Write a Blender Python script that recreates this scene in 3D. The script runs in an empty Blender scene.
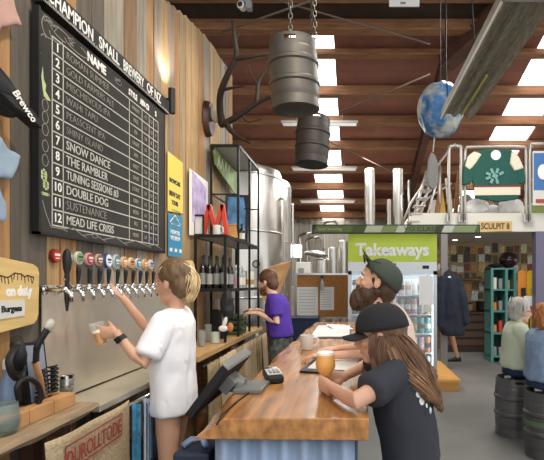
import bpy, bmesh, math, random
from mathutils import Vector, Matrix, Euler, noise
from mathutils.bvhtree import BVHTree
random.seed(7)
S = bpy.context.scene
COL = S.collection
V = Vector
F, PX, PY, CH = 450.0, 355.0, 283.0, 1.55
def W(px, py, Y):            # point seen at (px, py) standing at depth Y
    return V(((px-PX)/F*Y, Y, CH+(PY-py)/F*Y))
ORD = ['first','second','third','fourth','fifth','sixth','seventh','eighth','ninth','tenth','eleventh','twelfth','thirteenth','fourteenth','fifteenth','sixteenth','seventeenth','eighteenth','nineteenth','twentieth']

# ---------------------------------------------------------------- materials
def mat(name, col, rough=.6, metal=0, em=None, es=0, trans=0, noise_amt=0, nscale=8, bump=0, spec=.5, stretch=None, ior=1.45, sheen=0, alpha=1):
    m = bpy.data.materials.new(name); m.use_nodes = True
    nt = m.node_tree; b = nt.nodes['Principled BSDF']
    b.inputs['Base Color'].default_value = (*col, 1)
    b.inputs['Roughness'].default_value = rough
    b.inputs['Metallic'].default_value = metal
    b.inputs['Transmission Weight'].default_value = trans
    b.inputs['IOR'].default_value = ior
    b.inputs['Specular IOR Level'].default_value = spec
    b.inputs['Alpha'].default_value = alpha
    if em: b.inputs['Emission Color'].default_value = (*em, 1); b.inputs['Emission Strength'].default_value = es
    if noise_amt or bump:
        tc = nt.nodes.new('ShaderNodeTexCoord'); mp = nt.nodes.new('ShaderNodeMapping')
        nt.links.new(tc.outputs['Object'], mp.inputs[0])
        if stretch: mp.inputs['Scale'].default_value = stretch
        n = nt.nodes.new('ShaderNodeTexNoise'); n.inputs['Scale'].default_value = nscale; n.inputs['Detail'].default_value = 6
        nt.links.new(mp.outputs[0], n.inputs['Vector'])
        if noise_amt:
            r = nt.nodes.new('ShaderNodeValToRGB')
            k = noise_amt
            r.color_ramp.elements[0].position = .3; r.color_ramp.elements[1].position = .7
            r.color_ramp.elements[0].color = (*[c*(1-k) for c in col], 1)
            r.color_ramp.elements[1].color = (*[min(1, c*(1+k)) for c in col], 1)
            nt.links.new(n.outputs['Fac'], r.inputs[0]); nt.links.new(r.outputs[0], b.inputs['Base Color'])
        if bump:
            bp = nt.nodes.new('ShaderNodeBump'); bp.inputs['Strength'].default_value = bump; bp.inputs['Distance'].default_value = .01
            nt.links.new(n.outputs['Fac'], bp.inputs['Height']); nt.links.new(bp.outputs[0], b.inputs['Normal'])
    return m
def mat_boards(name, cols, grain=(30, 30, 2), rough=.7, gamt=.35, bump=.3):
    """boards coloured one by one through the 'v' attribute, with wood grain and knots"""
    m = mat(name, cols[0], rough); nt = m.node_tree; b = nt.nodes['Principled BSDF']
    at = nt.nodes.new('ShaderNodeAttribute'); at.attribute_name = 'v'
    r = nt.nodes.new('ShaderNodeValToRGB'); r.color_ramp.interpolation = 'CONSTANT'
    n = len(cols)
    while len(r.color_ramp.elements) < n: r.color_ramp.elements.new(.5)
    for i, c in enumerate(cols):
        r.color_ramp.elements[i].position = i/n; r.color_ramp.elements[i].color = (*c, 1)
    nt.links.new(at.outputs['Fac'], r.inputs[0])
    tc = nt.nodes.new('ShaderNodeTexCoord'); mp = nt.nodes.new('ShaderNodeMapping'); mp.inputs['Scale'].default_value = grain
    nt.links.new(tc.outputs['Object'], mp.inputs[0])
    no = nt.nodes.new('ShaderNodeTexNoise'); no.inputs['Scale'].default_value = 1; no.inputs['Detail'].default_value = 8; no.inputs['Roughness'].default_value = .65
    nt.links.new(mp.outputs[0], no.inputs['Vector'])
    mr = nt.nodes.new('ShaderNodeMapRange'); mr.inputs['From Min'].default_value = .3; mr.inputs['From Max'].default_value = .7
    mr.inputs['To Min'].default_value = 1-gamt; mr.inputs['To Max'].default_value = 1+gamt
    nt.links.new(no.outputs['Fac'], mr.inputs['Value'])
    mx = nt.nodes.new('ShaderNodeVectorMath'); mx.operation = 'SCALE'
    nt.links.new(r.outputs[0], mx.inputs[0]); nt.links.new(mr.outputs[0], mx.inputs['Scale'])
    nt.links.new(mx.outputs[0], b.inputs['Base Color'])
    bp = nt.nodes.new('ShaderNodeBump'); bp.inputs['Strength'].default_value = bump; bp.inputs['Distance'].default_value = .004
    nt.links.new(no.outputs['Fac'], bp.inputs['Height']); nt.links.new(bp.outputs[0], b.inputs['Normal'])
    return m
def C(h):
    h = h.lstrip('#'); o = []
    for i in (0, 2, 4):
        c = int(h[i:i+2], 16)/255; o.append(c/12.92 if c <= .04045 else ((c+.055)/1.055)**2.4)
    return tuple(o)
M = {}
def mm(key, *a, **k):
    if key not in M: M[key] = mat(key, *a, **k)
    return M[key]
M['planks'] = mat_boards('weathered_planks', [C(x) for x in ('8a7a6a','a98960','5f574d','a27a50','958c7c','b5956a','6a5240','b3a58e','876b4e','a18a6a')], grain=(25,25,1.6))
M['roofboards'] = mat_boards('roof_sheeting', [C(x) for x in ('8a5a49','7c4c3e','93624f')], grain=(3,3,3), gamt=.15)
M['farboards'] = mat_boards('pale_corrugated', [C(x) for x in ('c9c2b4','b9b0a0','d4cdc0')], grain=(6,6,1), gamt=.12)
mm('timber', C('8a6040'), .75, noise_amt=.3, nscale=3, stretch=(1,10,10))
mm('darktimber', C('4f3226'), .8, noise_amt=.25, nscale=3)
mm('shadedroof', C('45352a'), .9, noise_amt=.3, nscale=2)  # near roof bay: its shadow is put into the darker colour
mm('counterwood', C('a97442'), .24, noise_amt=.42, nscale=3.2, stretch=(9,.9,6))
mm('benchwood', C('c09a68'), .5, noise_amt=.2, nscale=4, stretch=(8,1,8))
mm('roughwood', C('9a8468'), .8, noise_amt=.3, nscale=6, stretch=(6,1,6), bump=.5)
mm('steel', C('d8d0c0'), .42, .75, noise_amt=.06, nscale=2)
mm('chrome', C('d8d8d8'), .12, 1)
mm('tanksteel', C('c8c4bc'), .3, 1, noise_amt=.1, nscale=3, stretch=(3,3,.3))
mm('kegsteel', C('9a9288'), .42, .85, noise_amt=.2, nscale=9, bump=.2)
mm('blackmetal', C('1c1c1c'), .5, .3)
mm('black', C('18181a'), .55)
mm('blackcloth', C('26262c'), .9, noise_amt=.1, nscale=20)
mm('board', C('35322f'), .85, noise_amt=.18, nscale=5)
mm('chalk', C('c6c1b6'), .9)
mm('chalkdim', C('98938a'), .9)
mm('white', C('eeeae4'), .6)
mm('whitecloth', C('f1eff2'), .85)
mm('paper', C('f0eee8'), .8)
mm('concrete', C('7b7873'), .5, noise_amt=.16, nscale=1.6, bump=.05)
mm('navy', C('1f2a44'), .7)
mm('jute', C('b8a282'), .95, noise_amt=.18, nscale=60, bump=.6)
mm('sackdark', C('9a8664'), .95, noise_amt=.2, nscale=40, bump=.6)
mm('grey', C('8d8d8b'), .6)
mm('lightgrey', C('d2cfc8'), .6)
mm('corrblue', C('8d9db4'), .5, .2, noise_amt=.1, nscale=6)
mm('skin', C('d3a184'), .5)
mm('skinpale', C('dcb197'), .5)
mm('skintan', C('c08e6e'), .5)
mm('glass', (1,1,1), .02, trans=1, ior=1.45)
mm('beer', C('d98a1e'), .08, trans=.5, ior=1.33)
mm('hazy', C('e2932a'), .15, trans=.15, ior=1.33)
mm('foam', C('fbf6ea'), .8)

# ---------------------------------------------------------------- mesh building
def frame_for(d):
    d = d.normalized(); up = V((0,0,1)) if abs(d.z) < .95 else V((0,1,0))
    u = up.cross(d).normalized(); return u, d.cross(u).normalized()
class MB:
    def __init__(s): s.bm = bmesh.new(); s.vl = s.bm.verts.layers.float.new('v'); s.cur = .5
    def _new(s, co):
        v = s.bm.verts.new(co); v[s.vl] = s.cur; return v
    def face(s, vs):
        try: return s.bm.faces.new(vs)
        except ValueError: return None
    def box(s, c, size, rot=None, taper=1):
        c = V(c); hx, hy, hz = size[0]/2, size[1]/2, size[2]/2
        R = rot.to_matrix() if isinstance(rot, Euler) else (rot or Matrix.Identity(3))
        vs = []
        for z in (-1, 1):
            t = taper if z > 0 else 1
            for x, y in ((-1,-1),(1,-1),(1,1),(-1,1)):
                vs.append(s._new(c + R @ V((x*hx*t, y*hy*t, z*hz))))
        for f in ((3,2,1,0),(4,5,6,7),(0,1,5,4),(1,2,6,5),(2,3,7,6),(3,0,4,7)): s.face([vs[i] for i in f])
        return s
    def b2(s, a, b):
        a, b = V(a), V(b); return s.box((a+b)/2, [abs(b[i]-a[i]) for i in range(3)])
    def loft(s, secs, n=16, cap=True):
        """secs: list of (centre, U, V) ellipses"""
        rings = []
        for c, u, v in secs:
            rings.append([s._new(V(c) + u*math.cos(2*math.pi*i/n) + v*math.sin(2*math.pi*i/n)) for i in range(n)])
        for a, b in zip(rings, rings[1:]):
            for i in range(n): s.face([a[i], a[(i+1)%n], b[(i+1)%n], b[i]])
        if cap:
            s.face(rings[0][::-1]); s.face(rings[-1])
        return s
    def tube(s, pts, r, n=10, ry=None, ref=None, roundend=False):
        pts = [V(p) for p in pts]
        rs = list(r) if hasattr(r, '__len__') else [r]*len(pts)
        if roundend:
            d0 = (pts[0]-pts[1]).normalized(); d1 = (pts[-1]-pts[-2]).normalized()
            a, ra, b, rb = pts[0], rs[0], pts[-1], rs[-1]
            pre = [(a+d0*ra*math.sin(t), ra*math.cos(t)) for t in (1.35, .9, .45)]
            post = [(b+d1*rb*math.sin(t), rb*math.cos(t)) for t in (.45, .9, 1.35)]
            pts = [p for p, _ in pre]+pts+[p for p, _ in post]; rs = [q for _, q in pre]+rs+[q for _, q in post]
        secs = []; u = None
        for i, p in enumerate(pts):
            d = (pts[min(i+1, len(pts)-1)]-pts[max(i-1, 0)])
            if d.length < 1e-9: d = V((0,0,1))
            d.normalize()
            if ref is not None: u = (ref - d*ref.dot(d)).normalized()
            elif u is None: u = frame_for(d)[0]
            else:
                u = u - d*u.dot(d); u = u.normalized() if u.length > 1e-6 else frame_for(d)[0]
            v = d.cross(u)
            q = (ry if ry else 1)
            secs.append((p, u*rs[i], v*rs[i]*q))
        return s.loft(secs, n)
    def cyl(s, a, b, r, r2=None, n=16): return s.tube([a, b], [r, r if r2 is None else r2], n)
    def lathe(s, prof, c=(0,0,0), n=24, axis=None):
        c = V(c); ax = V(axis).normalized() if axis is not None else V((0,0,1))
        if axis is None: u, v = V((1,0,0)), V((0,1,0))
        else: u, v = frame_for(ax)
        secs = [(c+ax*z, u*max(r, 1e-4), v*max(r, 1e-4)) for r, z in prof]
        return s.loft(secs, n)
    def ell(s, c, r, R=None, n=14, m=9):
        c = V(c); r = V(r) if hasattr(r, '__len__') else V((r, r, r)); R = R or Matrix.Identity(3)
        if isinstance(R, Euler): R = R.to_matrix()
        secs = []
        for j in range(m):
            t = -math.pi/2*.97 + math.pi*.97*j/(m-1); k = math.cos(t)
            secs.append((c + R @ V((0,0,r.z*math.sin(t))), R @ V((r.x*k,0,0)), R @ V((0,r.y*k,0))))
        return s.loft(secs, n)
    def prism(s, poly, nrm, th):
        """poly: list of 3-D points in one plane, pushed th along nrm"""
        nrm = V(nrm).normalized()*th
        a = [s._new(V(p)) for p in poly]; b = [s._new(V(p)+nrm) for p in poly]; n = len(a)
        s.face(a[::-1]); s.face(b)
        for i in range(n): s.face([a[i], a[(i+1)%n], b[(i+1)%n], b[i]])
        return s
    def grid(s, fn, nu, nv):
        vs = [[s._new(V(fn(i/nu, j/nv))) for j in range(nv+1)] for i in range(nu+1)]
        for i in range(nu):
            for j in range(nv): s.face([vs[i][j], vs[i+1][j], vs[i+1][j+1], vs[i][j+1]])
        return s
    def build(s, name, m, parent=None, smooth=False, world=True, bevel=0, mods=None, **props):
        bm = s.bm
        bmesh.ops.recalc_face_normals(bm, faces=bm.faces)
        me = bpy.data.meshes.new(name); o = bpy.data.objects.new(name, me)
        loc = V((0,0,0))
        if parent is not None and world:
            bm.transform(mworld(parent).inverted())
        elif parent is None:
            xs = [v.co for v in bm.verts]
            loc = V(((min(c.x for c in xs)+max(c.x for c in xs))/2, (min(c.y for c in xs)+max(c.y for c in xs))/2, min(c.z for c in xs)))
            bm.transform(Matrix.Translation(-loc))
        if smooth:
            for f in bm.faces: f.smooth = True
        bm.to_mesh(me); bm.free()
        COL.objects.link(o); o.location = loc; o.parent = parent
        if m is not None: me.materials.append(M[m] if isinstance(m, str) else m)
        if bevel:
            b = o.modifiers.new('bevel', 'BEVEL'); b.width = bevel; b.segments = 2; b.limit_method = 'ANGLE'
        if mods: mods(o); apply(o, smooth)
        if smooth == 'auto': auto(o)
        for k, v in props.items(): o[k] = v
        return o
def auto(o, ang=.6):
    bm = bmesh.new(); bm.from_mesh(o.data)
    for e in bm.edges:
        if len(e.link_faces) == 2 and e.calc_face_angle(0) > ang: e.smooth = False
    bm.to_mesh(o.data); bm.free()
def mworld(o):
    m = Matrix.Translation(o.location) @ o.rotation_euler.to_matrix().to_4x4() @ Matrix.Diagonal((*o.scale, 1))
    return mworld(o.parent) @ m if o.parent else m
def apply(o, smooth=True):
    dg = bpy.context.evaluated_depsgraph_get(); dg.update()
    me = bpy.data.meshes.new_from_object(o.evaluated_get(dg)); ms = list(o.data.materials)
    o.modifiers.clear(); o.data = me
    me.materials.clear()
    for x in ms: me.materials.append(x)
    if smooth: me.polygons.foreach_set('use_smooth', [True]*len(me.polygons))
def fuse(vox, sm=6, disp=0, dscale=.15, sub=0):
    def f(o):
        r = o.modifiers.new('r', 'REMESH'); r.mode = 'VOXEL'; r.voxel_size = vox
        s_ = o.modifiers.new('s', 'SMOOTH'); s_.iterations = sm; s_.factor = .5
        if disp:
            apply(o); me = o.data; k = .55/dscale; ph = random.random()*9
            for v in me.vertices:
                p = v.co; q = V((p.x*k*1.6+ph, p.y*k*1.6, p.z*k*.7))
                r1 = 1-2*abs(noise.noise(q)); r2 = noise.noise(q*2.3+V((3,1,5)))
                v.co = p + v.normal*disp*(.42*r1+.25*r2)
            sm_ = o.modifiers.new('s2', 'SMOOTH'); sm_.iterations = 7
    return f
def tag(o, label, cat, group=None, kind=None):
    o['label'] = label; o['category'] = cat
    if group: o['group'] = group
    if kind: o['kind'] = kind
    return o
def thing(name, label, cat, loc=(0,0,0), rotz=0, group=None):
    o = bpy.data.objects.new(name, None); COL.objects.link(o); o.location = loc; o.rotation_euler = (0,0,rotz)
    o.empty_display_size = .05
    return tag(o, label, cat, group)
def struct(o): o['kind'] = 'structure'; return o
def dup(root, loc, rotz=None, label=None, group=None, scale=None, mats=None):
    r = root.copy(); COL.objects.link(r); r.location = loc
    if rotz is not None: r.rotation_euler = (r.rotation_euler[0], r.rotation_euler[1], rotz)
    if label: r['label'] = label
    if group: r['group'] = group
    if scale: r.scale = (scale,)*3
    for ch in list(root.children):
        c = ch.copy(); COL.objects.link(c); c.parent = r
        if mats and ch.name.split('.')[0] in mats:
            c.data = c.data.copy(); c.data.materials[0] = M[mats[ch.name.split('.')[0]]]
        for g in ch.children:
            d = g.copy(); COL.objects.link(d); d.parent = c
    return r
BASE_WALL = Matrix(((0,0,1),(1,0,0),(0,1,0)))     # text on a wall that faces +X
BASE_FRONT = Matrix(((1,0,0),(0,0,-1),(0,1,0)))   # text that faces the camera side (-Y)
def text(name, s, m, parent, pos, size, base=BASE_WALL, ax='CENTER', ext=.001, off=0, sx=1, rot=0, ay='CENTER', shear=0, fit=None):
    cu = bpy.data.curves.new(name, 'FONT'); cu.body = s; cu.size = size; cu.extrude = ext; cu.offset = off
    cu.align_x = ax; cu.align_y = ay; cu.resolution_u = 3; cu.shear = shear
    t = bpy.data.objects.new(name, cu); COL.objects.link(t)
    dg = bpy.context.evaluated_depsgraph_get(); dg.update()
    me = bpy.data.meshes.new_from_object(t.evaluated_get(dg))
    bpy.data.objects.remove(t); bpy.data.curves.remove(cu)
    if fit:
        xs = [v.co.x for v in me.vertices]; sx = fit/(max(xs)-min(xs))
    Rm = base @ Matrix.Rotation(rot, 3, 'Z') @ Matrix.Diagonal((sx,1,1))
    me.transform(Matrix.Translation(V(pos)) @ Rm.to_4x4())
    if parent: me.transform(mworld(parent).inverted())
    o = bpy.data.objects.new(name, me); COL.objects.link(o); o.parent = parent
    me.materials.clear(); me.materials.append(M[m]); return o
# ================================================================ SETTING
def lerp(a, b, t): return a+(b-a)*t
def roofz(Y): return 7.1-.2533*Y
m = MB(); m.b2((-5.2,-3,-.1), (9,14.3,0)); struct(m.build('floor', 'concrete'))
# far corrugated wall
m = MB(); x = -5.2
while x < 9:
    m.cur = random.random(); w = .19
    m.b2((x,14,0), (x+w*.55,14.1,5)); m.b2((x+w*.55,14.03,0), (x+w,14.1,5)); x += w
struct(m.build('wall_far', 'farboards'))
# outer left wall of the hall, behind the tanks
m = MB(); y = -3
while y < 14:
    m.cur = random.random(); m.b2((-5.3,y,0), (-5.2-(.03 if int(y*5)%2 else 0),min(14,y+.2),6.6)); y += .2
struct(m.build('wall_left', 'farboards'))
# roof: boards between the two strips of skylight
def roof_piece(m, x0, x1, y0, y1, dz=0, th=.05):
    m.prism([(x0,y0,roofz(y0)+dz),(x1,y0,roofz(y0)+dz),(x1,y1,roofz(y1)+dz),(x0,y1,roofz(y1)+dz)], (0,0,1), th)
m = MB(); y = 6.85
while y < 14:
    for a, b in ((-5.2,-1.02),(-.33,2.9),(3.72,9)):
        m.cur = random.random(); roof_piece(m, a, b, y, min(14.1, y+.85))
    y += .85
struct(m.build('ceiling', 'roofboards'))
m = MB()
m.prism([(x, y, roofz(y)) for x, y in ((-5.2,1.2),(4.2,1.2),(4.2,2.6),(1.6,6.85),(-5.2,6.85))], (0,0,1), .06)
struct(m.build('ceiling', 'shadedroof'))
m = MB()
m.prism([(x, y, roofz(y)) for x, y in ((4.2,2.6),(9,2.6),(9,6.85),(1.6,6.85))], (0,0,1), .06)
struct(m.build('ceiling', 'roofboards'))
# purlins: each beam a thing
py_ = [1.8,2.7,3.6,4.45,5.25,6.05,6.6,7.16,8.0,8.85,9.7,10.75,11.6,12.5,13.4]
for i, y in enumerate(py_):
    d = .10 if i == 7 else .17
    m = MB(); z = roofz(y)
    m.box((1.9, y, z-d/2-.03), (14.1, .1, d)); m.box((1.9, y-.02, z-d-.03), (14.1, .17, .03))
    o = struct(m.build('trim_%d' % (i+1), 'timber'))
# rafters
def rafter(pts, w, h, name, mt='darktimber'):
    m = MB()
    for a, b in zip(pts, pts[1:]):
        a, b = V(a), V(b); d = (b-a).normalized(); u = V((0,0,1)).cross(d).normalized()*w/2; v = d.cross(u).normalized()*h
        if v.z > 0: v = -v
        m.prism([a-u, a+u, b+u, b-u], v, h)
    return struct(m.build(name, mt))
rafter([(1.42,7.1,roofz(7.1)-.16),(1.42,14,roofz(14)-.16)], .14, .22, 'trim_20')
rafter([(4.3,2.6,roofz(2.6)-.16),(1.42,7.15,roofz(7.15)-.16)], .26, .2, 'trim_21')
rafter([(-4.4,2.6,roofz(2.6)-.16),(-4.4,14,roofz(14)-.16)], .14, .22, 'trim_22')
# bracing rods
def rod(px0, py0, px1, py1, Y0, Y1, lab):
    m = MB(); m.cyl(W(px0,py0,Y0), W(px1,py1,Y1), .012, n=6)
    tag(m.build('bracing_rod', mm('rod', C('6a5b4e'), .6), smooth=True), lab, 'brace', 'bracing rods under the roof')
rod(222,32,330,-6,5.6,5.2,'thin bracing rod rising right behind the chain of the large hanging keg')
rod(262,-4,430,44,5.6,6.3,'thin bracing rod sloping down right across the dark roof near its middle')
rod(340,112,430,74,7.6,7.0,'thin bracing rod rising right between the skylights and the blue globe')
rod(330,142,392,172,8.9,9.4,'short thin bracing rod sloping down right above the fluorescent batten')
# skylight glazing bars are the purlins themselves; glazing sheets:
mm('glazing', (1,1,1), .4, trans=.9, em=(1,1,1), es=1.6)
for i, (a, b) in enumerate(((-1.02,-.33),(2.9,3.72))):
    m = MB(); roof_piece(m, a, b, 6.85, 14.05, .05, .01); struct(m.build('window_%d' % (i+1), 'glazing'))

# ------------------------------------------------ plank wall behind the taps
def topz(Y):
    P = [(0,3.75),(3.69,3.87),(4.1,3.99),(4.73,4.13),(5.5,4.18),(6,4.18)]
    for (a, za), (b, zb) in zip(P, P[1:]):
        if Y <= b: return lerp(za, zb, (Y-a)/(b-a))
    return 4.18
m = MB(); y = .6; rr = random.Random(5)
pal = {'grey': (.05,.25,.45,.75), 'tan': (.15,.35,.55,.95,.85)}
while y < 5.72:
    w = rr.choice((.1,.13,.15,.12,.17)); 
    if y < 2.2: w = .24
    w = min(w, 5.74-y)
    m.cur = rr.choice(pal['grey'] if rr.random() < .42 else pal['tan'])
    if y < 2.0: m.cur = .35
    elif y < 2.2: m.cur = .25
    d = rr.random()*.012
    z1 = topz(y+w/2)
    m.b2((-1.64,y+.002,0), (-1.565+d,y+w-.002,z1))
    y += w
m.cur = .65; m.b2((-1.72,.6,0), (-1.64,5.74,3.7))
struct(m.build('wall_bar', 'planks'))
# stainless splashback and ledge
m = MB(); m.b2((-1.549,2.22,.945), (-1.543,4.0,1.53)); m.b2((-1.549,2.22,1.53), (-1.538,4.0,1.54))
tag(m.build('splashback', 'steel'), 'brushed stainless steel splashback sheet below the row of beer taps', 'splashback')
t = thing('drip_ledge', 'stainless steel drip ledge running along the wall under the taps', 'counter', (-1.42,2.8,0))
m = MB(); m.b2((-1.545,2.26,.9), (-1.28,3.45,.935)); m.build('ledge_top', 'steel', t, bevel=.004)
m = MB(); m.cyl((-1.27,2.0,.86), (-1.27,3.45,.86), .014, n=10); m.build('hanging_rail', 'chrome', t, smooth=True)
for yy in (2.3,3.4): m = MB(); m.b2((-1.5,yy-.02,0), (-1.46,yy+.02,.9)); m.build('ledge_leg', 'steel', t)
# ------------------------------------------------ blackboard
BX = -1.545
t = thing('blackboard', 'large blackboard with a chalked numbered list of twelve beers', 'blackboard', (BX,2.93,1.8))
m = MB(); m.prism([(BX,2.165,1.795),(BX,3.57,1.80),(BX,3.57,2.90),(BX,2.165,2.87)], (1,0,0), .03); m.build('board_panel', 'board', t)
m = MB()
for a, b in (((BX,2.15,1.785),(BX+.034,2.165,2.88)),((BX,3.57,1.785),(BX+.034,3.585,2.90)),((BX,2.15,1.785),(BX+.034,3.585,1.797))): m.b2(a, b)
m.build('board_frame', 'black', t)
XF = BX+.0305
m = MB(); g0, g1 = 1.84, 2.785; rh = (g1-g0)/12
cols = [2.25,2.335,3.02,3.2,3.31,3.38,3.46]
def line(m, y0, z0, y1, z1, w=.005, x=XF):
    d = V((0,y1-y0,z1-z0)).normalized(); n_ = V((0,-d.z,d.y))*w/2
    a, b = V((x,y0,z0)), V((x,y1,z1)); m.prism([a-n_, b-n_, b+n_, a+n_], (1,0,0), .001)
for k in range(13): line(m, cols[0], g0+k*rh, cols[-1], g0+k*rh, .0065)
for c in cols: line(m, c, g0, c, g1, .006)
m.build('chalk_grid', 'chalk', t)
names = ['ROMAN SUMMER','GOLD FARMERS ALE','MISCHIEVOUS IPA','WAHI TAPU','PEASSCENT IPA','SHINY ISLAND','SNOW DANCE','THE RAMBLER','TUNING SESSIONS #3','DOUBLE DOG','SUSTENANCE','MEAD LIFE CRISIS']
bold = (7,8,9,11,6)
for k, s_ in enumerate(names):
    z = g1-(k+.5)*rh
    text('row_number', str(k+1), 'white', t, (XF,2.292,z), .064, off=.0012)
    text('beer_name', s_, 'chalk' if k in bold else 'chalkdim', t, (XF,2.36,z), .066 if k > 5 else .056, ax='LEFT', sx=min(.95, .66/(len(s_)*.045)), off=.0005 if k in bold else -.0012)
rr = random.Random(3)
sty = ['WHEAT','PALE','IPA','LAGER','APA','HAZY','SOUR','STOUT','DDH','NZPA','PILS','MEAD']; 
for k in range(12):
    z = g1-(k+.5)*rh
    text('style_note', sty[k], 'chalkdim', t, (XF,3.11,z), .038, sx=.8)
    text('price_note', '%.1f' % rr.uniform(4,7), 'chalkdim', t, (XF,3.255,z), .036, sx=.8)
    text('price_note', '%d' % rr.randint(8,12), 'chalkdim', t, (XF,3.345,z), .036)
    text('price_note', '%d' % rr.randint(6,9), 'chalkdim', t, (XF,3.42,z), .036, sx=.8)
text('column_heading', 'NAME', 'white', t, (XF,2.64,2.835), .07, off=.003)
text('column_heading', 'STYLE', 'white', t, (XF,3.07,2.832), .055, sx=.8, off=.002)
text('column_heading', 'ABV-CB', 'white', t, (XF,3.24,2.832), .055, sx=.72, off=.002)
text('column_heading', '$', 'white', t, (XF,3.42,2.835), .055)
# chalk doodles: hop leaves and scribbles on the margins
m = MB(); rr = random.Random(11)
def scrib(cy, cz, s_, n=14):
    p = [(cy+rr.uniform(-1,1)*s_, min(2.86,cz+rr.uniform(-1,1)*s_*.5)) for _ in range(n)]
    for a, b in zip(p, p[1:]): line(m, *a, *b, .003)
def swirl(cy, cz, ry, rz, a0, a1, n=12, w=.004):
    p = [(cy+ry*math.cos(lerp(a0,a1,i/n)), cz+rz*math.sin(lerp(a0,a1,i/n))) for i in range(n+1)]
    for a, b in zip(p, p[1:]): line(m, *a, *b, w)
swirl(2.22,2.81,.045,.05,.5,5.2); swirl(2.28,2.80,.05,.03,3,6.5) ; swirl(2.33,2.83,.09,.025,.3,5); swirl(2.45,2.83,.1,.025,3,7.5); swirl(2.19,2.70,.03,.06,1,4)
for z in (2.30,2.22,2.15,2.42,2.36): swirl(2.20,z,.022,.03,0,6.3,8,.003)
p = [2.18,1.95,2.2,1.90,2.24,1.83,2.33,1.83,2.42,1.845,2.5,1.815,2.62,1.835,2.7,1.81,2.85,1.84,2.95,1.81,3.1,1.84,3.3,1.82,3.4,1.84,3.5,1.82]
pts = list(zip(p[::2], p[1::2]))
for a, b in zip(pts, pts[1:]): line(m, *a, *b, .004); 
for a in pts[3::2]: line(m, a[0], a[1], a[0]+.04, a[1]-.01, .003)
scrib(2.24,2.84,.06,9); scrib(2.42,2.845,.05,8); scrib(2.86,2.85,.05,8); swirl(2.62,1.825,.03,.014,0,6.3,8,.003); swirl(2.88,2.84,.04,.02,0,9,16,.003)
m.build('chalk_drawing', 'chalkdim', t)
m = MB(); m.prism([(XF,a,b) for a, b in ((2.182,2.60),(2.188,2.54),(2.205,2.52),(2.2,2.49),(2.24,2.455),(2.215,2.45),(2.19,2.46),(2.18,2.50),(2.172,2.55))], (1,0,0), .001); swirl(2.19,2.075,.014,.024,0,6.3,6,.02); swirl(2.205,2.03,.014,.018,0,6.3,6,.018); swirl(2.2,1.985,.03,.004,0,6.3,6,.008)
m.build('green_chalk_drawing', mm('greenchalk', C('b9c58e'), .9), t)
t = thing('title_board', 'long black title sign with white capitals above the beer list', 'sign', (BX,2.9,2.96))
m = MB(); m.b2((BX,2.16,2.905), (BX+.05,3.62,3.01)); m.build('title_panel', 'black', t)
for s_, ya, yb in (('CHAMPION',2.185,2.565),('SMALL',2.625,2.85),('BREWERY',2.90,3.18),('OF NZ',3.23,3.46)): text('title_lettering', s_, 'white', t, (BX+.051,ya,2.958), .098, ax='LEFT', off=.001, fit=yb-ya)
m = MB(); rr = random.Random(2)
for k in range(150):
    y = 2.15+k*.0098; line(m, y, 2.906, y+.002, 2.906+rr.uniform(.008,.02), .003, BX+.0505)
m.build('title_border', 'chalk', t)
# sconce light
t = thing('wall_sconce', 'black cylinder wall light beside the upper right corner of the blackboard', 'lamp', (-1.49,3.66,3.0))
m = MB(); m.lathe([(.001,2.93),(.028,2.93),(.028,3.13),(.024,3.13),(.024,3.09),(.001,3.09)], (-1.49,3.66,0)); m.build('lamp_body', 'blackmetal', t, smooth='auto')
m = MB(); m.box((-1.53,3.66,3.02), (.08,.03,.06)); m.build('wall_bracket', 'blackmetal', t)
# ------------------------------------------------ posters on the plank wall
def wy(px): return 1.545*F/(355-px)
def wz(px, py): return CH+(PY-py)/F*wy(px)
def poster(name, lab, px0, t0, b0, px1, t1, b1, mt, cat='poster', th=.004, x=-1.545):
    t = thing(name, lab, cat, (x,(wy(px0)+wy(px1))/2,wz(px0,b0)))
    m = MB(); m.prism([(x,wy(px0),wz(px0,b0)),(x,wy(px1),wz(px1,b1)),(x,wy(px1),wz(px1,t1)),(x,wy(px0),wz(px0,t0))], (1,0,0), th); m.build('sheet', mt, t)
    return t
mm('yellowpaper', C('e2cf62'), .7); mm('bluepaper', C('3f8fb5'), .7); mm('lilacpaper', C('dcd6e2'), .7, noise_amt=.25, nscale=14)
PXP = -1.54
t = poster('event_poster', 'yellow poster with dark lines of text right of the blackboard', 167.5,151,211, 182.5,163,213.5, 'yellowpaper')
y0, y1 = wy(167.5), wy(182.5); yc = (y0+y1)/2
for z, s_, sz in ((2.44,'SHOWCASE',.05),(2.33,'BREW DAY',.055),(2.26,'TOURS',.05)): text('poster_text', s_, 'black', t, (PXP,yc-.02,z-.03), sz, sx=.85, off=.002)
m = MB()
for k in range(6): line(m, y0+.08, 2.17-k*.03, y1-.08-.03*(k%3), 2.17-k*.03, .006, PXP)
m.build('poster_text', mm('olive', C('8a8040'), .8), t)
t = poster('event_poster', 'blue poster with white lettering below the yellow poster', 168,213,256, 181.5,216,257.5, 'bluepaper')
for z, s_, sz in ((1.98,'HOW DO','.05'),(1.93,'WE BREW','.05')): text('poster_text', s_, 'white', t, (PXP,yc-.01,z), float(sz), sx=.9, off=.001)
m = MB(); line(m, yc-.12, 2.06, yc-.02, 2.13, .01, PXP); line(m, yc-.02, 2.13, yc+.1, 2.06, .01, PXP); line(m, yc-.1,2.05,yc+.08,2.05,.01,PXP)
for k in range(3): m.box((PXP,yc-.1+k*.1,1.83), (.002,.05,.03))
m.build('poster_drawing', 'white', t)
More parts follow.
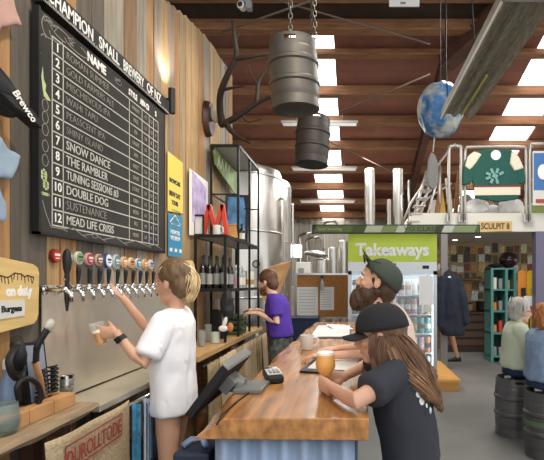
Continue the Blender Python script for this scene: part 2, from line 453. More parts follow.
# "on duty" board
mm('birch', C('d9b878'), .6, noise_amt=.12, nscale=3, stretch=(1,1,8))
t = thing('duty_board', 'pale plywood board reading on duty, holding a white name card', 'sign', (-1.53,2.0,1.36))
m = MB(); x = -1.55
pts = [(1.6,1.30),(2.145,1.355),(2.165,1.375),(2.175,1.40),(2.18,1.60),(2.17,1.625),(2.14,1.64),(1.6,1.70)]
m.prism([(x,a,b) for a, b in pts], (1,0,0), .022); m.build('board_panel', 'birch', t, bevel=.004)
text('lettering', 'on duty', 'white', t, (-1.527,2.125,1.512), .062, ax='RIGHT', off=.0035, sx=.8)
m = MB(); m.prism([(-1.528,1.7,1.385),(-1.528,2.075,1.40),(-1.528,2.075,1.472),(-1.528,1.7,1.475)], (1,0,0), .006); m.build('name_card', 'lightgrey', t)
text('name_lettering', 'Burgess', 'black', t, (-1.5215,2.055,1.435), .038, ax='RIGHT', off=.0015)
m = MB(); rr = random.Random(4)
p = [(1.9+k*.02, 1.585+rr.uniform(-.012,.012)) for k in range(13)]
for a, b in zip(p, p[1:]): line(m, *a, *b, .006, -1.528)
for a in p: line(m, *a, a[0]+rr.uniform(-.01,.01), a[1]-.03, .004, -1.528)
m.build('burnt_drawing', 'darktimber', t)
# ------------------------------------------------ garments on the wall at the left edge
def cloth_poly(name, lab, pts, mt, cat, x=-1.53, th=.03, seed=0):
    t = MB(); t.prism([(x+.003*math.sin(i*2.1),a,b) for i, (a, b) in enumerate(pts)], (1,0,0), th)
    o = t.build(name, mt, mods=lambda o: fuse(.009, 5, .014, .06)(o), smooth=True); return tag(o, lab, cat)
def yz(px, py, x=-1.5):
    Y = -x*F/(355-px); return (Y, CH+(PY-py)/F*Y)
cloth_poly('t_shirt', 'dusty pink t-shirt sleeve hanging on planks at the top left', [yz(*p) for p in ((-40,-30),(12,-20),(16,5),(23,25),(12,26),(3,27),(0,40),(-40,40))], mm('pinkcloth', C('b89488'), .9), 't-shirt')
cloth_poly('t_shirt', 'pale blue-grey t-shirt hanging below the black cap at the left edge', [yz(*p) for p in ((-40,120),(0,135),(10,148),(22,155),(19,168),(13,179),(0,178),(2,190),(8,205),(8,221),(-40,225))], mm('bluecloth', C('93a5b5'), .9, noise_amt=.08, nscale=12), 't-shirt')
t = thing('baseball_cap', 'black cap with a white script word hanging on the plank wall', 'cap', (-1.5,1.97,2.2))
m = MB(); Yc, Zc = yz(8,99,-1.47)
m.ell((-1.49,Yc-.06,Zc+.03), (.07,.15,.075), Euler((-.55,0,0))); m.build('crown', 'black', t, smooth=True)
m = MB(); bri = [V((-1.47+.012*math.sin(a),0,0)) for a in (0,)]
pr = [yz(*p,-1.47) for p in ((-12,92),(4,108),(18,117),(28,126),(32,129),(31,122),(24,112),(10,98))]
m.prism([(-1.48,a,b) for a, b in pr], (1,0,0), .06); m.build('brim', 'black', t, bevel=.006)
text('script_lettering', 'Brewco', 'white', t, (-1.415,Yc+.02,Zc-.02), .055, rot=-.62, sx=.85, shear=.35, off=.001)
# ------------------------------------------------ beer taps
badge_cols = ['b3372f','8d9a86','8ea070','b03a4a','8a5a4a','e8e8f0','6f8791','c98a5a','d09458','4d86a8','d98a30','b9b9c6']
ring_cols = ['7d201c','5f6b5c','e5e5d5','e0b0b0','c9b9a9','3c5a9a','d7dde0','e8d0b0','f0e0c0','dfe8ee','f0c890','e8e8ee']
desc = ['red','grey-green','green','crimson','brown','white oval with blue','slate blue','terracotta','tan','blue','orange','lilac grey']
for k in range(12):
    Y = 2.325+.0985*k
    t = thing('beer_badge', 'round %s beer badge, %s from the left above the taps' % (desc[k], ORD[k]), 'badge', (-1.545,Y,1.69), group='beer badges above the taps')
    m = MB(); z = 1.69; r = .037
    e = 1.25 if k in (5,6) else 1
    def disc(x, rad, th, mt, nm):
        m = MB(); m.loft([(V((x,Y,z)), V((0,rad,0)), V((0,0,rad*e))), (V((x+th,Y,z)), V((0,rad*.97,0)), V((0,0,rad*e*.97)))], 22); m.build(nm, mt, t, smooth='auto')
    disc(-1.557, r, .015, mm('ring%d' % k, C(ring_cols[k]), .4), 'badge_rim')
    disc(-1.541, r*.85, .004, mm('badge%d' % k, C(badge_cols[k]), .35), 'badge_face')
    m = MB(); m.box((-1.5365,Y,z+.006), (.002,r*1.1,.012)); m.box((-1.5365,Y,z-.012), (.002,r*.8,.006)); m.build('badge_print', mm('print%d' % (k%3), C(('f0e6d8','e8e2d0','2d3a50')[k%3 if k != 5 else 2]), .5), t)
def tap(Y, label, big=False, hm='black'):
    x = -1.45; z = 1.515
    t = thing('beer_tap', label, 'tap', (-1.545,Y,z), group='beer taps in a row along the steel splashback')
    m = MB(); m.lathe([(.024,0),(.024,.008),(.011,.012),(.011,.07),(.015,.072),(.015,.09),(.009,.1)], (-1.545,Y,z), 14, (1,0,0)); m.build('shank', 'chrome', t, smooth='auto')
    m = MB(); m.tube([(x-.01,Y,z),(x+.02,Y,z),(x+.04,Y,z-.02),(x+.045,Y,z-.06)], [.014,.015,.012,.008], 12); m.ell((x+.012,Y,z+.004), .019); m.build('faucet', 'chrome', t, smooth=True)
    m = MB()
    if big:
        m.lathe([(.005,-.11),(.012,-.05),(.013,-.02),(.012,.0),(.010,.03),(.013,.06),(.011,.075),(.017,.1),(.021,.14),(.016,.185),(.006,.2)], (x+.02,Y,z+.005), 16)
    else:
        m.lathe([(.006,0),(.007,.015),(.007,.028),(.009,.045),(.0125,.085),(.012,.10),(.006,.108)], (x+.014,Y,z+.012), 12, (.08,.03*math.sin(Y*40),1))
    m.build('tap_handle', hm, t, smooth='auto')
    m = MB(); m.lathe([(.012,0),(.013,.012),(.009,.02)], (x+.016,Y,z+.012 if not big else z+.045), 12); m.build('collar', 'chrome', t, smooth=True)
    return t
tap(2.235, 'tall thick black beer tap at the left end of the row', True)
for k in range(11):
    tap(2.33+.0955*k, 'short chrome beer tap, %s short one from the left%s' % (ORD[k], ', held by the bartender' if k == 4 else ''))
# ------------------------------------------------ antler mount
t = thing('antler_mount', 'dark antlers on a wooden shield mounted high at the end of the plank wall', 'antlers', (-1.5,4.75,3.2))
c = V((-1.5,4.72,3.27))
m = MB(); m.loft([(c+V((-.05,0,0)), V((0,.14,0)), V((0,0,.19))), (c+V((.0,0,0)), V((0,.12,0)), V((0,0,.17)))], 20); m.build('shield', mm('shieldwood', C('4a2c22'), .4), t, smooth='auto')
m = MB(); m.ell(c+V((.05,0,.05)), (.08,.06,.09)); m.build('skull_plate', mm('bone', C('cfc4b0'), .6), t, smooth=True)
def ant(name, chains):
    m = MB()
    for pts, r0, r1 in chains:
        P = [W(*p) for p in pts]; n = len(P)
        # resample smooth
        Q = []
        for i in range(n-1):
            for q in range(4):
                tt = q/4; p0 = P[max(i-1,0)]; p1 = P[i]; p2 = P[i+1]; p3 = P[min(i+2,n-1)]
                Q.append(.5*((2*p1)+(-p0+p2)*tt+(2*p0-5*p1+4*p2-p3)*tt*tt+(-p0+3*p1-3*p2+p3)*tt**3))
        Q.append(P[-1]); k = len(Q)
        m.tube(Q, [lerp(r0,r1,i/(k-1)) for i in range(k)], 8, roundend=True)
    m.build(name, mm('antler', C('2c211a'), .6), t, smooth=True)
ant('antler', [([(222,124,4.68),(220,108,4.6),(221,92,4.5),(229,72,4.4),(236,58,4.35),(235,40,4.3),(233,22,4.3)],.040,.018),
    ([(236,59,4.35),(250,57,4.3),(268,54,4.3)],.024,.009),([(222,90,4.5),(232,88,4.4),(244,86,4.35)],.02,.007),([(235,42,4.3),(240,33,4.3)],.009,.004)])
ant('antler', [([(224,124,4.7),(240,115,4.65),(258,103,4.6),(272,97,4.55),(290,100,4.5)],.037,.012),([(257,103,4.6),(258,84,4.6),(262,76,4.6),(268,68,4.6)],.024,.008),
    ([(258,85,4.6),(251,74,4.6),(249,65,4.6)],.010,.004),([(226,124,4.65),(234,134,4.5),(250,143,4.35)],.033,.011),([(242,115,4.65),(248,122,4.6),(262,119,4.55)],.010,.004)])
# ================================================================ BOTTLE RACK AND BACK BENCH
XR, XB, YN, YT, YE = -1.22, -1.5, 4.23, 4.70, 5.68
t = thing('bottle_rack', 'tall black steel rack with grey shelves at the end of the plank wall', 'shelf', (-1.36,4.95,.99))
m = MB()
def post(m, x, y, z0, z1): m.b2((x-.011,y-.011,z0), (x+.011,y+.011,z1))
def sep(name, fn, mt): m = MB(); fn(m); return m.build(name, mt, t)
for (x, y, z0, z1) in ((XR,YN,.99,2.0),(XB,YN,.99,2.0),(XR,YT,.99,2.99),(XB,YT,.99,2.99),(XR,5.2,.99,2.99),(XR,YE,.99,2.99),(XB,YE,.99,2.99)):
    sep('post', lambda m: post(m, x, y, z0, z1), 'blackmetal')
for z, ya in ((1.995,YN),(1.485,YN),(2.985,YT)):
    sep('shelf', lambda m: m.b2((XB,ya,z-.012), (XR,YE,z+.006)), mm('shelfgrey', C('a8a6a0'), .5))
    sep('shelf_frame', lambda m: (m.b2((XR,ya,z-.018),(XR+.014,YE,z+.012)), m.b2((XB,ya-.014,z-.018),(XR,ya,z+.012)), m.b2((XB,YE,z-.018),(XR,YE+.014,z+.012)), m.b2((XB-.01,ya,z-.018),(XB,YE,z+.012))), 'blackmetal')
sep('cross_rail', lambda m: (m.b2((XB,YT,2.47),(XR,YT+.012,2.485)), m.b2((XB-.006,YT,2.47),(XB+.006,YE,2.485)), m.b2((XB,YE,2.47),(XR,YE+.012,2.485))), 'blackmetal')
sep('cross_rail', lambda m: (m.b2((XB,5.2,2.40),(XR,5.212,2.415))), 'blackmetal')
# things on the upper shelf (z 2.0)
Z1, Z2, ZB = 2.002, 1.492, .99
t = thing('framed_picture', 'blue cloud picture in a thick black frame leaning on the upper shelf', 'picture', (-1.37,5.4,Z1))
def panel(name, t, a, b, z0, z1, y, th, mt, lean=.04, pad=0):
    m = MB(); m.prism([(a,y-pad,z0),(b,y+.05-pad,z0),(b,y+.05+lean-pad,z1),(a,y+lean-pad,z1)], (0,1,0), th); return m.build(name, mt, t)
panel('frame', t, -1.485,-1.24,Z1,2.57,5.13,.03,'black')
panel('canvas', t, -1.46,-1.265,Z1+.03,2.54,5.13,.01,mat('cloudpic', C('4f80ac'), .6, noise_amt=.7, nscale=7), pad=.006)
t = thing('banner_picture', 'long green and white landscape print high under the rack top', 'picture', (-1.48,5.1,2.68))
m = MB(); m.prism([(-1.478,4.72,2.80),(-1.478,5.6,2.62),(-1.478,5.6,2.92),(-1.478,4.72,2.965)], (1,0,0), .012); m.build('print', mat('landscape', C('7f9a5a'), .6, noise_amt=.5, nscale=5), t)
m = MB()
for k in range(4):
    y = 4.8+k*.13; line(m, y, 2.80, y+.05, 2.92, .02, -1.465); line(m, y+.05, 2.92, y+.09, 2.79, .02, -1.465)
m.build('print_lettering', mm('cream', C('e3dfc8'), .7), t)
t = poster('art_print', 'lilac and white art print standing left of the red letter', 187.5,168,235, 206,182,236, 'white', 'poster', x=-1.53)
y0, y1 = wy(190), wy(204)
m = MB(); m.prism([(-1.524,y0,2.13),(-1.524,y1,2.08),(-1.524,y1,2.52),(-1.524,y0,2.60)], (1,0,0), .003); m.build('print', mat('lilacprint', C('b9a9cf'), .7, noise_amt=.4, nscale=9), t)
t = thing('picture_frame', 'small dark frame leaning in front of the lilac print', 'picture', (-1.44,4.27,Z1))
m = MB()
for a, b in (((-1.54,Z1),(-1.525,2.2)),((-1.45,Z1),(-1.435,2.2)),((-1.54,Z1),(-1.435,Z1+.015)),((-1.54,2.185),(-1.435,2.2))):
    m.b2((a[0],4.27,a[1]), (b[0],4.285,b[1]))
m.build('frame', 'black', t); m = MB(); m.b2((-1.525,4.285,Z1+.015), (-1.45,4.29,2.185)); m.build('print', 'lightgrey', t)
# red M letter
m = MB(); y = 4.36
zz = 2.31
for a, b in (((-1.475,Z1+.01),(-1.42,zz)),((-1.42,zz),(-1.355,Z1+.06)),((-1.355,Z1+.06),(-1.29,zz)),((-1.29,zz),(-1.25,Z1+.01))):
    A, B = V((a[0],y,a[1])), V((b[0],y,b[1])); d = (B-A).normalized(); n_ = V((-d.z,0,d.x))*.018
    m.prism([A-n_, A+n_, B+n_, B-n_], (0,1,0), .05)
tag(m.build('letter_sign', mm('redpaint', C('c8402e'), .45), None), 'orange-red capital letter M standing on the upper shelf', 'sign')
t = thing('glass_mug', 'small silver and glass mug between the legs of the red letter', 'mug', (-1.32,4.30,Z1))
m = MB(); m.lathe([(.03,0),(.034,.01),(.034,.1),(.03,.1),(.03,.012),(.001,.01)], (-1.32,4.3,Z1), 16); m.build('mug_body', 'lightgrey', t, smooth='auto')
m = MB(); m.tube([V((-1.29,4.3,Z1+.085)),V((-1.262,4.3,Z1+.08)),V((-1.258,4.3,Z1+.04)),V((-1.29,4.3,Z1+.02))], .006, 8); m.build('handle', 'lightgrey', t, smooth=True)
t = thing('wooden_box', 'small tan wooden box tilted beside the red letter', 'box', (-1.27,4.7,Z1))
m = MB(); m.box((-1.29,4.72,Z1+.075), (.11,.16,.13), Euler((.0,-.12,.2))); m.build('box_body', mm('tanbox', C('c08a50'), .6, noise_amt=.2, nscale=10), t, bevel=.006)
m = MB(); m.box((-1.295,4.72,Z1+.148), (.12,.17,.015), Euler((.0,-.12,.2))); m.build('lid', mm('tanbox'), t, bevel=.003)
def bottle_at(name, label, x, y, z, h, r, body, cap, labelm=None, group=None, neck=.3, cat='bottle'):
    t = thing(name, label, cat, (x,y,z), group=group)
    m = MB(); m.lathe([(r*.9,0),(r,.01),(r,h*.58),(r*.85,h*.66),(r*neck,h*.76),(r*neck,h*.95),(r*neck*1.1,h*.96),(r*neck*1.1,h*.98)], (x,y,z), 14); m.build('bottle_body', body, t, smooth='auto')
    m = MB(); m.lathe([(r*neck*1.2,h*.9),(r*neck*1.2,h*1.0)], (x,y,z), 10); m.build('cap', cap, t, smooth='auto')
    if labelm: m = MB(); m.lathe([(r*1.015,h*.15),(r*1.015,h*.48)], (x,y,z), 14); m.build('bottle_label', labelm, t, smooth='auto')
    return t
mm('darkglass', C('16140f'), .12, spec=.8); mm('greenglass', C('26402a'), .12); mm('brownglass', C('43260f'), .12); mm('clearish', C('bfc4bf'), .1, alpha=.8)
mm('cream', C('e3dfc8'), .7); mm('pinklabel', C('d890a4'), .6); mm('orangelabel', C('d87a34'), .6); mm('kraft', C('b98f5c'), .7)
bottle_at('dark_bottle', 'dark round-shouldered bottle at the far end of the upper shelf', -1.25,4.96,Z1,.2,.035,'darkglass','black','cream')
# wine bottles on the middle shelf
mm('labelgrey', C('a5a29b'), .7)
k = 0
for row in range(4):
    for i in range(4):
        y = 4.30+row*.10; x = -1.455+i*.067-.02*(row%2)
        bottle_at('wine_bottle', 'dark wine bottle on the middle shelf, %s row in, %s from the wall' % (ORD[row], ORD[i]), x, y+.006*math.sin(k*3), Z2, .32+.015*math.sin(k*5), .031, 'darkglass', 'black', ('grey','labelgrey','grey')[k%3], 'dark wine bottles on the middle shelf'); k += 1
specs = [('clearish','pinklabel','pink labelled clear bottle'),('brownglass','orangelabel','brown bottle with an orange label'),('clearish','white','clear bottle with a white label'),('greenglass','cream','green bottle with a cream label'),('clearish','cream','pale bottle with a cream label'),('brownglass','kraft','brown bottle with a kraft label')]
for i, (b, l, s_) in enumerate(specs):
    y = 4.79+i*.075
    bottle_at('liquor_bottle', s_+' on the middle shelf right of the wine bottles', -1.27-.02*(i%2), y, Z2, .25, .033, b, ('white','orangelabel')[i%2], l, 'mixed bottles on the middle shelf')
for i in range(5):
    y = 5.27+i*.075
    t = thing('gift_carton', 'pale carton with brown band on the middle shelf, %s past the mixed bottles' % ORD[i], 'carton', (-1.28,y,Z2), group='cartons on the middle shelf')
    m = MB(); m.box((-1.29,y,Z2+.1), (.07,.06,.2)); m.build('carton_body', ('cream','white')[i%2], t, bevel=.003)
    m = MB(); m.box((-1.29,y,Z2+.07), (.072,.062,.06)); m.build('carton_band', ('kraft','orangelabel')[i%2], t)
# back bench with sacks
t = thing('back_bench', 'pale timber back bench along the plank wall behind the bartender', 'bench', (-1.37,4.5,.95))
m = MB(); m.b2((-1.55,3.46,.94), (-1.2,5.85,.985)); m.build('bench_top', 'benchwood', t, bevel=.004)
m = MB(); m.cyl((-1.17,3.46,.9), (-1.17,5.85,.9), .012); m.build('hanging_rail', 'blackmetal', t, smooth=True)
for y in (3.5,4.3,5.1,5.8):
    m = MB(); m.b2((-1.5,y-.03,0), (-1.42,y+.03,.94)); m.build('bench_leg', 'timber', t)
rr = random.Random(9)
y = 3.5; i = 0
while y < 5.75:
    w = .27
    def fn(u, v, y=y, w=w, i=i):
        a = u*w; fold = .022*math.sin(u*14+i)+.012*math.sin(u*31+i*2)
        return (-1.15+fold*(.3+v)+.01*v, y+a+.01*math.sin(v*4+i)*v, .915-v*(.62+.04*math.sin(i*2.3)))
    m = MB(); m.grid(fn, 36, 8)
    o = m.build('hessian_sack', 'jute' if i % 3 else 'sackdark', smooth=True, mods=lambda o: setattr(o.modifiers.new('s','SOLIDIFY'),'thickness',.008))
    tag(o, 'folded hessian sack hanging from the back bench rail, %s from the bartender' % ORD[i], 'sack', 'hessian sacks hanging below the back bench'); y += .285; i += 1
# items on the bench under the middle shelf
t = thing('enamel_cup', 'pale green-white cup on the bench under the wine bottles', 'cup', (-1.3,4.28,ZB))
m = MB(); m.lathe([(.04,0),(.042,.1),(.038,.1),(.036,.01),(.001,.01)], (-1.31,4.22,ZB), 18); m.build('cup_body', mm('minty', C('c6cdbd'), .4), t, smooth='auto')
for i, (x, y, h) in enumerate(((-1.40,4.10,.13),(-1.42,4.35,.16),(-1.36,4.0,.12))):
    t = thing('clear_glass', 'empty clear glass on the bench, %s' % ('left of the pale cup','behind the pale cup','nearest the bartender')[i], 'glass', (x,y,ZB), group='empty glasses on the bench')
    m = MB(); m.lathe([(.028,0),(.034,h),(.031,h),(.026,.01),(.001,.01)], (x,y,ZB), 16); m.build('glass_body', mm('greyglass', C('a9aaa6'), .1, alpha=.6), t, smooth='auto')
t = thing('green_crate', 'stacked green bottle crate on the bench beneath the rack', 'crate', (-1.32,5.0,ZB))
for k in range(4):
    m = MB(); m.b2((-1.42,4.85,ZB+k*.055+.004), (-1.24,5.14,ZB+k*.055+.04)); m.build('crate_slat', mm('cratgreen', C('44582f'), .6), t)
for x in (-1.41,-1.25):
    for y in (4.86,5.13):
        m = MB(); m.b2((x-.008,y-.008,ZB), (x+.008,y+.008,ZB+.21)); m.build('crate_post', mm('cratgreen'), t)
t = thing('espresso_grinder', 'dark machine with a hopper on the bench behind the rack post', 'grinder', (-1.38,4.72,ZB))
m = MB(); m.box((-1.40,4.62,ZB+.06), (.14,.16,.12)); m.box((-1.42,4.62,ZB+.2), (.08,.1,.18)); m.build('grinder_body', 'black', t, bevel=.01)
m = MB(); m.lathe([(.03,.28),(.06,.38),(.058,.4)], (-1.40,4.62,ZB), 16); m.build('hopper', mm('greyglass'), t, smooth='auto')
t = thing('apron', 'black apron bundle with white and orange tags on the near rack post', 'apron', (-1.2,4.23,1.15))
m = MB(); m.tube([V((-1.20,4.20,1.47)),V((-1.195,4.19,1.40)),V((-1.19,4.19,1.30)),V((-1.185,4.19,1.2))], [.03,.05,.06,.04], 14, ry=.7)
m.build('apron_cloth', 'black', t, smooth=True, mods=fuse(.008, 4, .03, .06))
m = MB(); m.ell((-1.20,4.15,1.19), (.02,.012,.05), Euler((0,.3,0))); m.ell((-1.215,4.15,1.13), (.045,.014,.03)); m.build('white_tag', 'white', t, smooth=True)
m = MB(); m.ell((-1.15,4.15,1.14), (.028,.014,.045)); m.build('orange_tag', mm('orangecloth', C('c97a55'), .8), t, smooth=True)
t = thing('wall_clock', 'small round black dial on the far side of the rack', 'dial', (-1.2,5.7,1.72))
m = MB(); m.lathe([(.045,0),(.05,.012)], (-1.25,5.70,1.79), 20, (0,-1,0)); m.build('dial_rim', 'black', t)
m = MB(); m.lathe([(.034,.012),(.034,.016)], (-1.25,5.70,1.79), 20, (0,-1,0)); m.build('dial_face', 'lightgrey', t)
# ================================================================ NEAR LEFT: drip bench, box, clutter
t = thing('plank_shelf', 'rough live-edge timber shelf in the lower left corner', 'shelf', (-1.4,1.8,.85))
m = MB(); rr = random.Random(1)
def fnb(y): return .012*math.sin(y*9)+.008*math.sin(y*23)
N = 26; secs = []
for i in range(N+1):
    y = lerp(1.0,2.24,i/N); xf = -1.29+fnb(y)*.5; zt = .957; zb = .908+fnb(y)*.6
    if i == N: zb += .01
    secs.append([(-1.545,y,zb),(xf-.01,y,zb),(xf+.012,y,(zt+zb)/2),(xf,y,zt),(-1.545,y,zt)])
rings = [[m._new(V(p)) for p in s_] for s_ in secs]
for a, b in zip(rings, rings[1:]):
    for i in range(5): m.face([a[i], a[(i+1)%5], b[(i+1)%5], b[i]])
m.face(rings[0]); m.face(rings[-1]); m.build('plank', 'roughwood', t, smooth='auto')
for y in (1.2,2.1):
    m = MB(); m.b2((-1.54,y-.03,.7), (-1.48,y+.03,.895)); m.b2((-1.48,y-.02,.84), (-1.34,y+.02,.895)); m.build('bracket', 'darktimber', t)
t = thing('block_tray', 'low tray of pale timber blocks on the rough shelf', 'box', (-1.42,2.0,.957))
for i in range(5):
    y = 1.42+i*.155; m = MB(); m.b2((-1.42,y,.957), (-1.36,y+.15,1.02)); m.build('block', mm('blockwood', C('b98a5c'), .7, noise_amt=.2, nscale=8), t, bevel=.004)
m = MB(); m.b2((-1.53,1.42,.957), (-1.42,2.19,.985)); m.b2((-1.53,2.17,.985),(-1.42,2.19,1.02)); m.build('tray_base', mm('blockwood'), t)
def P3(px, py, x=-1.42):
    Y = x*F/(px-355); return V((x, Y, CH+(PY-py)/F*Y))
t = thing('spring_coil', 'black coil spring standing in the block tray', 'spring', P3(52,398,-1.46))
m = MB(); a = P3(53,402,-1.47); c = []
for i in range(121):
    q = i/120; ang = q*2*math.pi*8; c.append(V((a.x+.02*math.cos(ang), a.y+.02*math.sin(ang), .99+q*.16)))
m.tube(c, .0045, 6); m.build('coil', 'black', t, smooth=True)
m = MB(); m.cyl((a.x,a.y,.986),(a.x,a.y,1.14),.011); m.build('core', 'blackmetal', t, smooth='auto')
t = dup(t, V(t.location)+V((.012,-.10,-.0)), label='shorter black coil spring left of the other spring')
t = thing('steel_tin', 'small patterned silver tin behind the springs', 'tin', P3(66,395,-1.45))
a = P3(67,396,-1.45)
m = MB(); m.lathe([(.03,0),(.032,.004),(.032,.085),(.03,.09)], (a.x,a.y,.987), 18); m.build('tin_body', mm('tinpat', C('b5b3ac'), .3, .7, noise_amt=.7, nscale=60), t, smooth='auto')
m = MB(); m.lathe([(.033,.085),(.033,.1),(.028,.104)], (a.x,a.y,.987), 18); m.build('lid', 'chrome', t, smooth='auto')
t = thing('brass_lever', 'dark curved lever with pale tip and wooden stem rising from the tray', 'handle', P3(42,395,-1.44))
def curve(pts, k=5):
    Q = []; n = len(pts)
    for i in range(n-1):
        for q in range(k):
            tt = q/k; p0 = pts[max(i-1,0)]; p1 = pts[i]; p2 = pts[i+1]; p3 = pts[min(i+2,n-1)]
            Q.append(.5*((2*p1)+(-p0+p2)*tt+(2*p0-5*p1+4*p2-p3)*tt*tt+(-p0+3*p1-3*p2+p3)*tt**3))
    return Q+[pts[-1]]
m = MB(); m.tube(curve([P3(47,330,-1.4),P3(42,338,-1.41),P3(37,348,-1.42),P3(36,362,-1.43)]), [.024]*6+[.022]*5+[.018]*5, 10, ry=.55, ref=V((0,1,.6)).normalized()); m.build('lever_blade', 'black', t, smooth=True)
m = MB(); m.tube([P3(52,321,-1.4),P3(47,330,-1.4)], [.022,.025], 10, ry=.55, ref=V((0,1,.6)).normalized()); m.build('lever_tip', mm('silverworn', C('b9b5a8'), .5), t, smooth=True)
m = MB(); m.tube([P3(35,362,-1.43),P3(40,378,-1.44),P3(44,402,-1.45)], [.016,.014,.014], 10, ry=.6); m.build('stem', mm('blockwood'), t, smooth=True)
t = thing('slate_frame', 'small framed slate-blue card leaning behind the lever', 'frame', P3(38,370,-1.5))
m = MB(); a = P3(24,343,-1.51); b = P3(46,341,-1.51); zb = .985
m.prism([V((-1.50,a.y,zb)),V((-1.50,b.y,zb)),V((-1.53,b.y,b.z)),V((-1.53,a.y,a.z))], (1,0,0), .012); m.build('frame', 'black', t)
m = MB(); m.prism([V((-1.487,a.y+.015,zb+.015)),V((-1.487,b.y-.015,zb+.015)),V((-1.516,b.y-.015,b.z-.015)),V((-1.516,a.y+.015,a.z-.015))], (1,0,0), .003); m.build('card', mm('slatecard', C('8b93a2'), .4), t)
t = thing('strap_loop', 'black leather strap looped over a hook at the left', 'strap', P3(15,370,-1.42))
m = MB(); m.tube(curve([P3(17,345,-1.42),P3(12,352,-1.4),P3(9,362,-1.39),P3(12,374,-1.39),P3(18,380,-1.4),P3(22,374,-1.41),P3(23,366,-1.41)]), .014, 10, ry=.4); m.build('strap', 'black', t, smooth=True)
m = MB(); m.tube([P3(17,338,-1.5),P3(17,344,-1.42),P3(19,356,-1.42),P3(20,370,-1.42)], [.02,.025,.03,.02], 10, ry=.6); m.build('strap_bundle', 'black', t, smooth=True)
t = thing('ring_handle', 'thick black ring handle arching over the tray', 'handle', P3(28,395,-1.4))
m = MB(); m.tube(curve([P3(19,400,-1.39),P3(17,388,-1.38),P3(22,380,-1.38),P3(30,379,-1.38),P3(38,385,-1.38),P3(41,396,-1.38),P3(38,404,-1.39)]), .011, 10); m.build('ring', 'black', t, smooth=True)
t = thing('water_jug', 'glass jug with dark contents at the left edge of the shelf', 'jug', P3(6,405,-1.4))
a = P3(3,400,-1.38)
m = MB(); m.lathe([(.04,0),(.055,.02),(.06,.055),(.052,.10),(.05,.12),(.047,.12),(.049,.10),(.056,.055),(.05,.02),(.001,.006)], (a.x,a.y,.957), 24); m.build('jug_body', mm('jugglass', C('8d9a92'), .06, alpha=.4), t, smooth='auto')
m = MB(); m.lathe([(.035,.008),(.048,.022),(.055,.05),(.001,.055)], (a.x,a.y,.957), 20); m.build('jug_contents', mm('greenglass'), t, smooth='auto')
t = thing('blue_bottle', 'blue-grey bottle with white collar behind the strap', 'bottle', P3(8,380,-1.48))
a = P3(8,380,-1.49)
m = MB(); m.lathe([(.03,0),(.034,.01),(.034,.16),(.018,.2),(.016,.23)], (a.x,a.y,.957), 16); m.build('bottle_body', mm('bluegrey', C('6c7f9c'), .25), t, smooth='auto')
m = MB(); m.lathe([(.02,.225),(.02,.26),(.012,.27)], (a.x,a.y,.957), 14); m.build('cap', 'lightgrey', t, smooth='auto')
# big stamped sack
t = thing('stamped_sack', 'pale hessian sack with red boxed stamp hanging below the ledge', 'sack', (-1.25,2.25,.45))
def fs(u, v):
    y = lerp(1.80, 2.46, u) + v*(.02+.05*u)
    return (-1.243+.008*math.sin(u*9+v*3)+.01*v*math.sin(u*5), y, .91-.6*v-(.012*math.sin(u*3.14)))
m = MB(); m.grid(fs, 30, 20); m.build('sack_cloth', 'jute', t, smooth=True, mods=lambda o: setattr(o.modifiers.new('s','SOLIDIFY'),'thickness',.006))
mm('redink', C('9c4038'), .9)
bx = -1.222
m = MB()
q = [(1.90,.745),(2.36,.755),(2.36,.865),(1.90,.855)]
for i in range(4): line(m, *q[i], *q[(i+1)%4], .007, bx)
m.build('stamp_border', 'redink', t)
text('stamp_lettering', 'DUROLLTODE', 'redink', t, (bx,2.13,.797), .10, sx=.68, off=.001, rot=.03)
m = MB()
for yy in (2.14,): m.b2((bx,yy,.35), (bx+.001,yy+.018,.73))
m.build('faded_stripe', mm('fadedred', C('b08a78'), .95), t)
# tea towels
for i, (y, mt, lab) in enumerate(((2.51,'t1','blue checked tea towel hanging from the ledge rail'),(2.635,'t2','white tea towel with blue stripes hanging beside the bartender'))):
    mm('t1', C('3f7fa3'), .9, noise_amt=.4, nscale=30); mm('t2', C('dfe4ea'), .9)
    def ft(u, v, y=y, i=i): return (-1.245+.012*math.sin(u*12+i), y+u*.11, .875-v*.42-.03*u)
    m = MB(); m.grid(ft, 14, 10); o = thing('tea_towel', lab, 'towel', (-1.245,y,.45)); m.build('towel_cloth', mt, o, smooth=True, mods=lambda o: setattr(o.modifiers.new('s','SOLIDIFY'),'thickness',.005))
    if i:
        m = MB()
        for k in range(3): m.b2((-1.236,y+.02+k*.035,.48), (-1.229,y+.03+k*.035,.84))
        m.build('towel_stripe', mm('stripeblue', C('5f86ad'), .9), o)
t = thing('storage_bin', 'dark navy plastic bin under the tea towels', 'bin', (-1.3,2.9,0))
m = MB(); m.box((-1.38,2.85,.24), (.3,.55,.44), taper=1.05); m.build('bin_body', 'navy', t, bevel=.01)
m = MB(); m.box((-1.38,2.85,.47), (.33,.58,.03)); m.build('bin_rim', 'navy', t, bevel=.006)
t = thing('navy_bin', 'dark navy bin standing against the left side of the bar counter', 'bin', (-.75,1.8,0))
m = MB(); m.box((-.665,1.92,.43), (.15,.2,.86)); m.build('bin_body', mm('navy2', C('20283a'), .6), t, bevel=.012)
m = MB(); m.tube([V((-.72,1.88,.87)),V((-.69,1.90,.89)),V((-.65,1.92,.885)),V((-.62,1.88,.87))], .02, 8, ry=.6); m.build('bin_liner', mm('bluegrey'), t, smooth=True)
